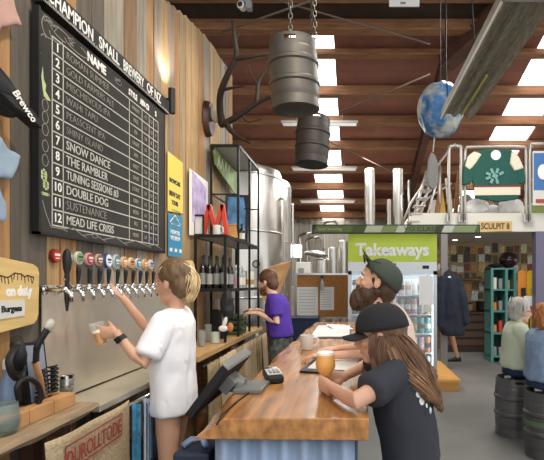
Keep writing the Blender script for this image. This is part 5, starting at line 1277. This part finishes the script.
def pint(name, lab, c, h, r0, r1, liquid, fill=.8, foam=True, tilt=None, stem=0):
    t = thing(name, lab, 'glass', c); 
    if tilt: t.rotation_euler = tilt
    m = MB()
    if stem: prof = [(.034,0),(.034,.003),(.006,.008),(.006,stem),(r0*.7,stem+.008),(r1,stem+h*.38),(r1*.98,stem+h*.55),(r0,stem+h),(r0-.003,stem+h),(r1*.95,stem+h*.5),(r0*.6,stem+.012),(.001,stem+.01)]
    else: prof = [(r0,0),(r1,h),(r1-.003,h),(r0-.003,.008),(.001,.008)]
    m.lathe(prof, (0,0,0), 28); m.build('glass_body', mm('clearglass', (1,1,1), .03, alpha=.06, spec=.6), t, smooth='auto', world=False)
    m = MB(); f = fill
    if stem: lp = [(r0*.6,stem+.012),(r1*.95,stem+h*.38),(r1*.955,stem+h*.52),(lerp(r1,r0,(f-.5)*2)*.95,stem+h*f),(.001,stem+h*f)]
    else: lp = [(.001,.008),(r0-.004,.009),(lerp(r0,r1,f)-.004,h*f),(.001,h*f)]
    m.lathe(lp, (0,0,0), 24); m.build('beer', liquid, t, smooth='auto', world=False)
    if foam:
        m = MB(); rf = lerp(r1,r0,(f-.5)*2)*.95 if stem else lerp(r0,r1,f)-.004; z = (stem+h*f if stem else h*f); m.lathe([(rf,z),(rf,z+.012),(rf*.6,z+.016),(.001,z+.016)], (0,0,0), 24); m.build('foam', 'foam', t, smooth='auto', world=False)
    return t
mm('amber', C('d98a24'), .1, alpha=.95); mm('hazyipa', C('e6a03c'), .25)
pint('pint_glass', 'pint glass half full of amber beer in the bartender hand under a tap', (-1.415,2.52,1.20), .135, .028, .042, 'amber', .55, True, (0,-.25,0))
# ---- purple shirt man -------------------------------------------------------
t = thing('person', 'bearded person in purple t-shirt reaching to the bottle rack', 'person', (-.83,4.85,0))
hc = V((-.895,4.85,1.555)); HR = basis((-1,.25,-.25))
shL, elL, wrL = V((-.79,4.68,1.36)), V((-.76,4.66,1.14)), V((-.97,4.72,1.235))
shR, elR, wrR = V((-.80,5.02,1.36)), V((-.84,5.06,1.14)), V((-1.02,4.98,1.25))
m = MB(); head(m, hc, HR, 1.0, V((-.83,4.85,1.40)), 1.05)
def TT(x, y, z, a, b_): return (V((x,y,z)), V((a,0,0)), V((0,b_,0)))
m.loft([TT(-.82,4.85,1.42,.07,.09), TT(-.80,4.85,1.36,.10,.19), TT(-.79,4.85,1.2,.11,.18), TT(-.76,4.85,1.0,.11,.16), TT(-.75,4.85,.86,.12,.17)], 24)
arm(m, shL, elL, wrL); arm(m, shR, elR, wrR)
hand(m, wrL, (-1,.2,.05), (.1,.3,-1), 1, (.25,.3,.35,.4), (.2,.6), 1); hand(m, wrR, (-1,-.1,.05), (.1,-.3,-1), 1, (.25,.3,.35,.4), (.2,.6), -1)
for y in (4.76,4.94): leg(m, (-.75,y,.9), (-.76,y,.5), (-.73,y,.09), (-.85,y,.04), 1, foot=False)
m.build('body', 'skinpale', t, smooth=True, mods=fuse(.006, 4))
eyes(t, hc, HR)
m = MB(); m.loft([TT(-.825,4.85,1.43,.065,.085), TT(-.80,4.85,1.39,.10,.17), TT(-.79,4.85,1.32,.125,.205), TT(-.785,4.85,1.2,.13,.20), TT(-.76,4.85,1.05,.13,.185), TT(-.755,4.85,.98,.135,.19)], 28)
sleeve(m, shL+V((0,.03,0)), elL, .7, .075, .07); sleeve(m, shR+V((0,-.03,0)), elR, .7, .075, .07)
m.build('purple_t_shirt', mm('purple', C('4b2f96'), .85), t, smooth=True, mods=fuse(.010, 4, .03, .12))
m = MB(); m.loft([TT(-.755,4.85,1.0,.12,.175), TT(-.75,4.85,.9,.125,.18), TT(-.75,4.85,.82,.13,.185)], 24)
for y in (4.755,4.945): m.tube([V((-.75,y,.86)),V((-.755,y,.7)),V((-.755,y,.52))], [.10,.1,.095], 16)
m.build('patterned_shorts', mat('camo', C('4a524c'), .9, noise_amt=.8, nscale=22), t, smooth=True, mods=fuse(.011, 4, .02, .1))
scalp(t, 'hair', hc, HR, 1, hairmat('brownhair', '5c3d27'), puff=1.05)
m = MB(); T = lambda x, y, z: hc+HR@V((x,y,z)); m.ell(T(.055,0,-.085), (.05,.05,.045), HR); m.ell(T(.03,0,-.06), (.055,.066,.04), HR); m.build('beard', hairmat('gingerbeard', '7d4a28'), t, smooth=True, mods=fuse(.007,2,.016,.03))
for y, x in ((4.76,-.73),(4.94,-.73)): shoe('shoe', (x,y,.06), (x-.13,y,.04), 'black', t)
t.location.x -= .05
# ---- bearded customer -------------------------------------------------------
t = thing('person', 'bearded person in dark olive cap and pale pink tee leaning on the counter', 'person', (.30,2.75,0))
hc = V((.125,2.66,1.555)); HR = basis((-1,.05,.20))
shL, elL, wrL = V((.16,2.60,1.30)), V((.075,2.80,1.105)), V((-.17,2.80,1.10))
shR, elR, wrR = V((.17,2.95,1.31)), V((.10,3.12,1.11)), V((-.12,3.05,1.105))
m = MB(); head(m, hc, HR, 1.06, V((.20,2.74,1.38)), 1.05)
m.loft([TT(.20,2.76,1.40,.055,.085), TT(.21,2.77,1.34,.08,.17), TT(.235,2.77,1.2,.09,.16), TT(.28,2.77,1.0,.09,.145), TT(.31,2.77,.88,.10,.15)], 24)
arm(m, shL, elL, wrL, .95); arm(m, shR, elR, wrR)
hand(m, wrL, (-1,.0,.0), (0,0,-1), 1, (.35,.4,.45,.5), (.15,.6), 1, .08); hand(m, wrR, (-1,-.3,0), (0,0,-1), 1, (.2,.2,.25,.3), (.1,.6), -1)
for y in (2.67,2.87): leg(m, (.32,y,.9), (.30,y,.5), (.36,y,.09), (.24,y,.04), 1, foot=False)
m.build('body', 'skin', t, smooth=True, mods=fuse(.0055, 4))
eyes(t, hc, HR, 1.06)
m = MB(); m.loft([TT(.195,2.76,1.42,.06,.085), TT(.205,2.77,1.38,.10,.17), TT(.215,2.77,1.30,.13,.21), TT(.25,2.77,1.15,.135,.20), TT(.29,2.77,1.0,.13,.185), TT(.31,2.77,.86,.14,.19)], 28)
sleeve(m, shL, elL, .55, .08, .074); sleeve(m, shR, elR, .6, .08, .072)
m.build('pink_t_shirt', mm('palepink', C('dcc0b2'), .9), t, smooth=True, mods=fuse(.010, 4, .03, .12))
m = MB(); m.loft([TT(.31,2.77,.98,.115,.17), TT(.32,2.77,.88,.12,.18), TT(.32,2.77,.8,.125,.185)], 24)
for y in (2.67,2.87): m.tube([V((.32,y,.86)),V((.31,y,.5)),V((.36,y,.12))], [.095,.075,.06], 16)
m.build('trousers', 'navy', t, smooth=True, mods=fuse(.012, 4, .02, .1))
bh = hairmat('darkbeard', '47301f')
scalp(t, 'hair', hc+HR@V((-.01,0,-.012)), HR, 1.02, 'darkbeard', puff=1.0, disp=.02)
m = MB(); T = lambda x, y, z: hc+HR@V((x,y,z))
m.ell(T(.075,0,-.12), (.06,.058,.07), HR); m.ell(T(.03,0,-.085), (.07,.076,.06), HR); m.ell(T(-.01,0,-.05), (.05,.078,.035), HR); m.ell(T(.098,0,-.048), (.014,.032,.012), HR)
m.build('beard', 'darkbeard', t, smooth=True, mods=fuse(.007,2,.022,.03))
m = MB(); rr = random.Random(31)
for k in range(90):
    a = rr.uniform(-1.4,1.4); p0 = T(.045+.06*math.cos(a),.062*math.sin(a),-.09-.03*rr.random()); m.tube([p0,p0+HR@V((.006,0,-.03)),p0+HR@V((-.002+.01*rr.random(),0,-.06-.02*rr.random()))], [.004,.003,.0012], 5)
m.build('beard_strands', 'darkbeard', t, smooth=True)
o = thing('baseball_cap', 'dark olive cap with upturned brim on the bearded customer', 'cap', hc+V((0,0,.03)))
cap(o, hc, HR, 1.14, mm('olivecap', C('3f4438'), .85), tilt=-.52, brim_up=.45, bl=.085)
m = MB(); gl = [hc+HR@V((.095,.06*q,.12)) for q in (-1,1)]
for p in gl: m.tube([p+HR@V((.02*math.sin(a)*.3,.026*math.cos(a),.02*math.sin(a))) for a in [2*math.pi*k/14 for k in range(15)]], .003, 6)
m.tube([gl[0]+HR@V((0,.026,0)), gl[1]-HR@V((0,.026,0))], .003, 6)
for p, q in zip(gl, (-1,1)): m.tube([p+HR@V((0,.026*q,.0)), p+HR@V((-.10,.03*q,-.01))], .003, 6)
tag(m.build('sunglasses', 'blackmetal', smooth=True), 'thin dark sunglasses resting on the olive cap', 'glasses')
# ---- foreground customer ----------------------------------------------------
t = thing('person', 'long-haired person in black cap and charcoal tee holding a beer at the counter', 'person', (.3,2.0,0))
hc = V((.108,2.03,1.31)); HR = basis((-1,.12,-.12))
shL, elL, wrL = V((.155,1.86,1.15)), V((-.0,1.715,1.10)), V((-.10,1.955,1.095))
shR, elR, wrR = V((.17,2.22,1.17)), V((.07,2.42,1.115)), V((-.055,2.16,1.10))
m = MB(); head(m, hc, HR, 1.0, V((.15,2.03,1.20)), .93, .048)
def TL(x, y, z, a, b_, k=.35):   # sections tilted with the forward lean
    d = V((-.45,0,1)).normalized(); return (V((x,y,z)), V((d.z,0,-d.x))*a, V((0,b_,0)))
m.loft([TL(.15,2.03,1.235,.055,.09), TL(.165,2.03,1.18,.08,.17), TL(.195,2.03,1.07,.095,.165), TL(.225,2.03,.92,.09,.145), TL(.25,2.03,.80,.10,.155)], 24)
arm(m, shL, elL, wrL, .98); arm(m, shR, elR, wrR, .95)
gx, gy = -.135, 2.07
hand(m, wrL, (-.45,.55,.02), (.6,.8,-.0), .98, (.55,.6,.6,.62), (.55,.8), -1, .03)
hand(m, wrR, (-.75,-.35,0), (-.3,-1,.0), .95, (.55,.6,.6,.62), (.5,.7), 1, .03)
for y in (1.94,2.13): leg(m, (.26,y,.80), (.25,y,.46), (.36,y,.09), (.24,y,.04), .98, foot=False)
m.build('body', 'skin', t, smooth=True, mods=fuse(.0045, 5))
eyes(t, hc, HR, 1.0)
mm('charcoal', C('34343a'), .92)
m = MB(); m.loft([TL(.15,2.03,1.245,.058,.085), TL(.165,2.03,1.21,.09,.16), TL(.18,2.03,1.15,.115,.20), TL(.205,2.03,1.04,.13,.20), TL(.23,2.03,.92,.13,.185), TL(.25,2.03,.80,.135,.185), TL(.262,2.03,.70,.135,.188)], 30)
sleeve(m, shL+V((.01,.02,.01)), elL, .64, .066, .068); sleeve(m, shR+V((0,-.02,0)), elR, .6, .075, .072)
shirt = m.build('charcoal_t_shirt', 'charcoal', t, smooth=True, mods=fuse(.009, 5, .03, .12))
# print on the back
Mw = mworld(shirt); bvh = BVHTree.FromPolygons([Mw@v.co for v in shirt.data.vertices], [tuple(p.vertices) for p in shirt.data.polygons])
prints = {'white': [], 'yl': [], 'cy': []}
mm('yl', C('cfd24a'), .8); mm('cy', C('6fc3cf'), .8)
for nm, seed, nn_ in (('white',1,26),('yl',2,14),('cy',3,14)):
    m = MB(); rr = random.Random(seed); cnt = 0
    for k in range(nn_):
        a = rr.uniform(0,6.28); q = rr.uniform(.3,1)
        oy, oz = .115*q*math.cos(a)+.04, 1.12+.12*q*math.sin(a)
        rad = rr.uniform(.009,.02); ring = []
        for j in range(8):
            aa = j*math.pi/4; dd = V((-.75,.66,0)).normalized(); w_ = oy+rad*math.cos(aa); hit = bvh.ray_cast(V((.23,1.97,0))-dd+V((.66,.75,0))*w_+V((0,0,oz+rad*math.sin(aa))), dd)
            if hit[0] is None: ring = None; break
            ring.append(hit[0]-dd*.0015)
        if ring: m.face([m._new(p) for p in ring])
    m.build({'white':'white_print','yl':'yellow_print','cy':'cyan_print'}[nm], nm, shirt)
m = MB(); m.loft([TL(.25,2.03,.80,.11,.165), TL(.26,2.03,.70,.115,.172), TL(.26,2.03,.62,.115,.17)], 24)
for y in (1.935,2.125): m.tube([V((.26,y,.70)),V((.25,y,.44)),V((.36,y,.12))], [.09,.07,.055], 16)
m.build('jeans', 'navy', t, smooth=True, mods=fuse(.012, 4, .02, .1))
hairmat('longbrown', '6e4f38'); hairmat('longbrownlight', '9a7250')
scalp(t, 'hair', hc+HR@V((-.012,0,-.01)), HR, 1.0, 'longbrown', puff=1.02)
rr = random.Random(41)
T = lambda x, y, z: hc+HR@V((x,y,z))
def H(px, py, Y): return W(px, py, Y)
m = MB()
for g in ([(T(-.015,.065,.0),.025),(T(-.01,.088,-.05),.035),(T(-.02,.10,-.12),.035),(T(-.06,.14,-.19),.03)],
          [(T(.015,.074,.02),.015),(T(.025,.085,-.06),.022),(T(.02,.095,-.13),.02),(T(.0,.10,-.19),.012)],
          [(T(-.045,.06,.0),.03),(T(-.06,.085,-.06),.045),(T(-.10,.12,-.14),.045),(T(-.15,.14,-.20),.035),(T(-.20,.13,-.27),.02)],
          [(T(-.075,.04,-.01),.03),(T(-.11,.06,-.05),.045),(T(-.16,.09,-.12),.045),(T(-.18,.09,-.19),.035),(T(-.21,.07,-.26),.026),(T(-.22,.06,-.32),.012)],
          [(T(-.085,0,-.01),.03),(T(-.115,0,-.06),.042),(T(-.155,.02,-.13),.04),(T(-.19,.03,-.20),.032),(T(-.22,.03,-.28),.022),(T(-.235,.02,-.35),.012)],
          [(T(-.07,-.05,-.01),.03),(T(-.10,-.06,-.06),.05),(T(-.15,-.07,-.14),.045),(T(-.22,-.08,-.22),.03)],
          [(T(.0,-.075,.02),.03),(T(.0,-.09,-.06),.035),(T(-.02,-.10,-.14),.03),(T(-.04,-.12,-.20),.015)]):
    m.tube(curve([p for p, _ in g],4), [g[min(i//4,len(g)-1)][1]*.8 for i in range((len(g)-1)*4+1)], 10, roundend=True)
    strands(m, g, 110, .004, .0027, rr)
m.build('long_hair', 'longbrown', t, smooth=True)
m = MB()
for g in ([(T(-.06,.09,-.05),.04),(T(-.10,.13,-.13),.04),(T(-.17,.155,-.20),.03),(T(-.22,.13,-.28),.015)],[(T(-.16,.06,-.08),.03),(T(-.19,.06,-.17),.028),(T(-.225,.05,-.25),.02),(T(-.235,.03,-.32),.012)]):
    strands(m, g, 40, .004, .003, rr)
m.build('light_hair_strands', 'longbrownlight', t, smooth=True)
o = thing('baseball_cap', 'plain black cap worn by the long-haired customer', 'cap', hc+V((0,0,.03)))
cap(o, hc+V((.006,0,0)), HR, 1.12, mm('capblack', C('222124'), .85), tilt=.02, brim_up=-.12, bl=.07)
# tattoos on the far forearm
m = MB(); rr = random.Random(5)
for k in range(7):
    q = .15+k*.1; p = elR.lerp(wrR,q); m.ell(p+V((-.014,-.024,.012)), (.012,.006,.009))
m.build('tattoo', mm('tattooink', C('6b5a58'), .6), t, smooth=True)
pint('tulip_glass', 'tulip glass of hazy orange beer held on the counter by the foreground customer', (gx,gy,1.052), .135, .036, .047, 'hazyipa', .80, True, None, .06)
# ---- seated women -----------------------------------------------------------
def seated(lab, x, y, zs, hcol, top, face, hair_s, s=.95, long=False, glasses=False, pants='navy'):
    t = thing('person', lab, 'person', (x,y,0)); hcz = zs+.73*s
    hc = V((x+.055,y,hcz)); HR = basis(face)
    f = V((face[0],face[1],0)).normalized(); l = V((-f.y,f.x,0))
    sh = [V((x,y,0))+l*.17*q+V((0,0,zs+.53*s)) for q in (1,-1)]
    el = [p+f*.10+l*.04*q+V((0,0,-.25*s)) for p, q in zip(sh,(1,-1))]
    wr = [p+f*.22-l*.06*q+V((0,0,.03)) for p, q in zip(el,(1,-1))]
    m = MB(); head(m, hc, HR, .95, V((x,y,zs+.57*s)), .95, .048)
    c = V((x,y,0)); sec = lambda z, a, b_, dx=0: (c+f*dx+V((0,0,zs+z*s)), f*a, l*b_)
    m.loft([sec(.60,.06,.07),sec(.55,.09,.16),sec(.42,.11,.17),sec(.25,.11,.16),sec(.10,.13,.18),sec(.04,.12,.17)], 24)
    for q in (0,1): arm(m, sh[q], el[q], wr[q], .9); hand(m, wr[q], f, (0,0,-1), .9, (.4,.4,.4,.4), (.2,.6), (1,-1)[q])
    kn = [c+f*.42+l*.10*q+V((0,0,zs+.06)) for q in (1,-1)]; an = [k_+f*.02+V((0,0,-(zs+.06)+.22)) for k_ in kn]
    for q in (0,1): leg(m, c+l*.09*(1,-1)[q]+V((0,0,zs+.09)), kn[q], an[q], an[q]+f*.12+V((0,0,-.05)), .95)
    m.build('body', 'skinpale', t, smooth=True, mods=fuse(.007, 4))
    eyes(t, hc, HR, .95)
    m = MB(); m.loft([sec(.61,.06,.075),sec(.57,.10,.155),sec(.50,.125,.195),sec(.40,.135,.20),sec(.24,.14,.195),sec(.14,.155,.205),sec(.10,.15,.20)], 28)
    for q in (0,1): sleeve(m, sh[q], el[q], 1.0, .07, .058); m.tube([el[q], el[q].lerp(wr[q],.85)], [.056,.042], 14)
    m.build('sweater', top, t, smooth=True, mods=fuse(.010, 4, .035, .12))
    m = MB()
    m.loft([sec(.12,.13,.18),sec(.02,.14,.185)], 20)
    for q in (0,1): m.tube([c+l*.09*(1,-1)[q]+V((0,0,zs+.08)), kn[q], an[q]], [.1,.075,.055], 16, roundend=True)
    m.build('jeans', pants, t, smooth=True, mods=fuse(.012, 3, .02, .1))
    T = lambda a, b_, d: hc+HR@V((a,b_,d))
    m = MB(); m.ell(T(-.038,0,.05), (.103,.090,.092), HR, 24, 14); m.ell(T(-.06,0,-.02), (.07,.086,.085), HR, 20, 12)
    if long: m.ell(T(-.05,0,-.09), (.07,.09,.09), HR)
    hr = m.build('hair', hair_s, t, smooth=True, mods=fuse(.008,2,.025,.03))
    m = MB(); rr = random.Random(77)
    for k in range(120):
        a = rr.uniform(1.1,5.18); z = rr.uniform(.0,.12); p0 = T(-.03+.105*math.cos(a)*(1-z),.095*math.sin(a)*(1-z),z+.02); ln = rr.uniform(.05,.12)
        p1 = p0+HR@V((.012*math.cos(a),.012*math.sin(a),-ln*.5)); m.tube([p0,p1,p1+V((0,0,-ln*.5))], [.004,.004,.0015], 5)
    m.build('hair_strands', hair_s, t, smooth=True)
    if glasses:
        m = MB()
        for q in (1,-1):
            p = T(.098,.03*q,.010); m.tube([p+HR@V((0,.022*math.cos(a),.017*math.sin(a))) for a in [2*math.pi*k/12 for k in range(13)]], .0025, 6)
            m.tube([T(.096,.052*q,.012), T(.0,.078*q,.012)], .0035, 6)
        tag(m.build('spectacles', 'redpaint', smooth=True), 'dark red spectacles worn by the grey-haired seated woman', 'glasses')
    for q in (0,1): shoe_p = an[q]
    return t
hairmat('greyhair', 'b5aea6'); hairmat('auburn', 'a86a38')
mm('palegreen', C('c6cdb0'), .9); mm('denimtop', C('7f90a8'), .9, noise_amt=.12, nscale=20)
seated('seated person with short grey hair and pale green sweater on a keg stool', 1.665, 4.65, .60, 0, 'palegreen', (1,-.12,-.12), 'greyhair', .90, glasses=True)
seated('seated auburn-haired person in faded blue top at the right edge', 1.70, 4.06, .60, 0, 'denimtop', (1,.15,-.1), 'auburn', .86)
# ---- person half hidden by the jacket ---------------------------------------
t = thing('person', 'standing person in dark shorts and pale cap mostly hidden by the hanging jacket', 'person', (1.72,8.75,0))
hc = V((1.68,8.72,1.79)); HR = basis((-1,-.3,0))
m = MB(); head(m, hc, HR, 1.0, V((1.74,8.75,1.62)))
m.loft([TT(1.74,8.75,1.64,.07,.09),TT(1.76,8.75,1.56,.10,.19),TT(1.77,8.75,1.35,.11,.17),TT(1.78,8.75,1.1,.11,.16),TT(1.78,8.75,.95,.12,.17)], 22)
for y, kx, ax in ((8.62,1.72,1.70),(8.88,1.90,2.02)):
    leg(m, (1.78,y,1.0), (kx,y,.55), (ax,y,.09), (ax-.12,y,.04), 1.0, foot=False)
for y in (8.55,8.95): arm(m, (1.76,y,1.54), (1.80,y,1.27), (1.68,y,1.08)); hand(m, (1.68,y,1.08), (-.6,0,-1), (-1,0,.3), 1, (.4,.4,.4,.4), (.2,.5), 1)
m.build('body', 'skintan', t, smooth=True, mods=fuse(.008, 4)); eyes(t, hc, HR)
m = MB(); m.loft([TT(1.74,8.75,1.65,.065,.085),TT(1.76,8.75,1.60,.11,.18),TT(1.77,8.75,1.4,.135,.2),TT(1.78,8.75,1.05,.135,.19)], 22)
sleeve(m, (1.76,8.57,1.55), (1.80,8.55,1.27), .7, .075, .07); sleeve(m, (1.76,8.93,1.55), (1.80,8.95,1.27), .7, .075, .07)
m.build('dark_t_shirt', 'blackcloth', t, smooth=True, mods=fuse(.013, 3, .03, .12))
m = MB(); m.loft([TT(1.78,8.75,1.06,.12,.18),TT(1.78,8.75,.9,.13,.19)], 22)
for y, kx in ((8.65,1.74),(8.86,1.86)): m.tube([V((1.78,y,.95)), V((kx,y,.58))], [.11,.10], 16)
m.build('shorts', 'black', t, smooth=True, mods=fuse(.013, 3, .02, .1))
scalp(t, 'hair', hc, HR, 1, 'brownhair', puff=1.02)
for y, ax in ((8.62,1.70),(8.88,2.02)): shoe('shoe', (ax,y,.06), (ax-.13,y,.04), 'black', t)
o = thing('baseball_cap', 'pale cream cap on the person behind the hanging jacket', 'cap', hc+V((0,0,.03)))
cap(o, hc, HR, 1.1, mm('palecap', C('cfcabb'), .85), tilt=.1)
# ================================================================ CAMERA AND LIGHT
cam = bpy.data.cameras.new('camera'); co = bpy.data.objects.new('camera', cam); COL.objects.link(co)
co.location = (0,0,CH); co.rotation_euler = (math.pi/2,0,0); cam.sensor_width = 36; cam.lens = F/544*36
cam.shift_x = -(PX-272)/544; cam.shift_y = (PY-230)/544; cam.clip_start = .05
S.camera = co
w = bpy.data.worlds.new('world'); S.world = w; w.use_nodes = True
bg = w.node_tree.nodes['Background']; bg.inputs[0].default_value = (.93,.97,1.0,1); bg.inputs[1].default_value = 1.3
def area(name, loc, rot, sx, sy, e, col=(1,1,1)):
    l = bpy.data.lights.new(name, 'AREA'); l.shape = 'RECTANGLE'; l.size = sx; l.size_y = sy; l.energy = e; l.color = col
    o = bpy.data.objects.new(name, l); COL.objects.link(o); o.location = loc; o.rotation_euler = rot; return o
def spot(name, loc, to, e, ang, col=(1,.85,.65), r=.05, blend=.6):
    l = bpy.data.lights.new(name, 'SPOT'); l.energy = e; l.spot_size = ang; l.color = col; l.shadow_soft_size = r; l.spot_blend = blend
    o = bpy.data.objects.new(name, l); COL.objects.link(o); o.location = loc
    o.rotation_euler = (V(to)-V(loc)).to_track_quat('-Z','Y').to_euler(); return o
spot('sconce_up_light', (-1.47,3.66,3.16), (-1.545,3.66,4.2), 14, 1.9, (1,.97,.92))
spot('bar_fill', (.2,1.4,4.4), (-1.55,2.8,2.0), 170, 1.3, (1,.88,.7), .12)  # unseen warm spots added to light the plank wall, rack and counter
spot('bar_fill', (.2,3.4,4.6), (-1.5,4.6,2.0), 130, 1.2, (1,.9,.75), .12)
spot('bar_fill', (.6,2.6,4.8), (-.2,3.2,1.0), 150, 1.0, (1,.92,.8), .12)
area('hall_fill', (1.9,6.0,4.9), (0,0,0), 1.5, 1.5, 90, (1,.97,.92))  # area lights added without fittings, to brighten the hall and its floor
area('hall_fill', (-.2,9.5,4.1), (0,0,0), 1.5, 1.5, 90, (1,.97,.92))
S.view_settings.view_transform = 'Standard'; S.view_settings.look = 'None'; S.view_settings.gamma = 1
S.view_settings.use_curve_mapping = False; S.view_settings.exposure = .36
S.cycles.use_denoising = True; S.cycles.max_bounces = 8
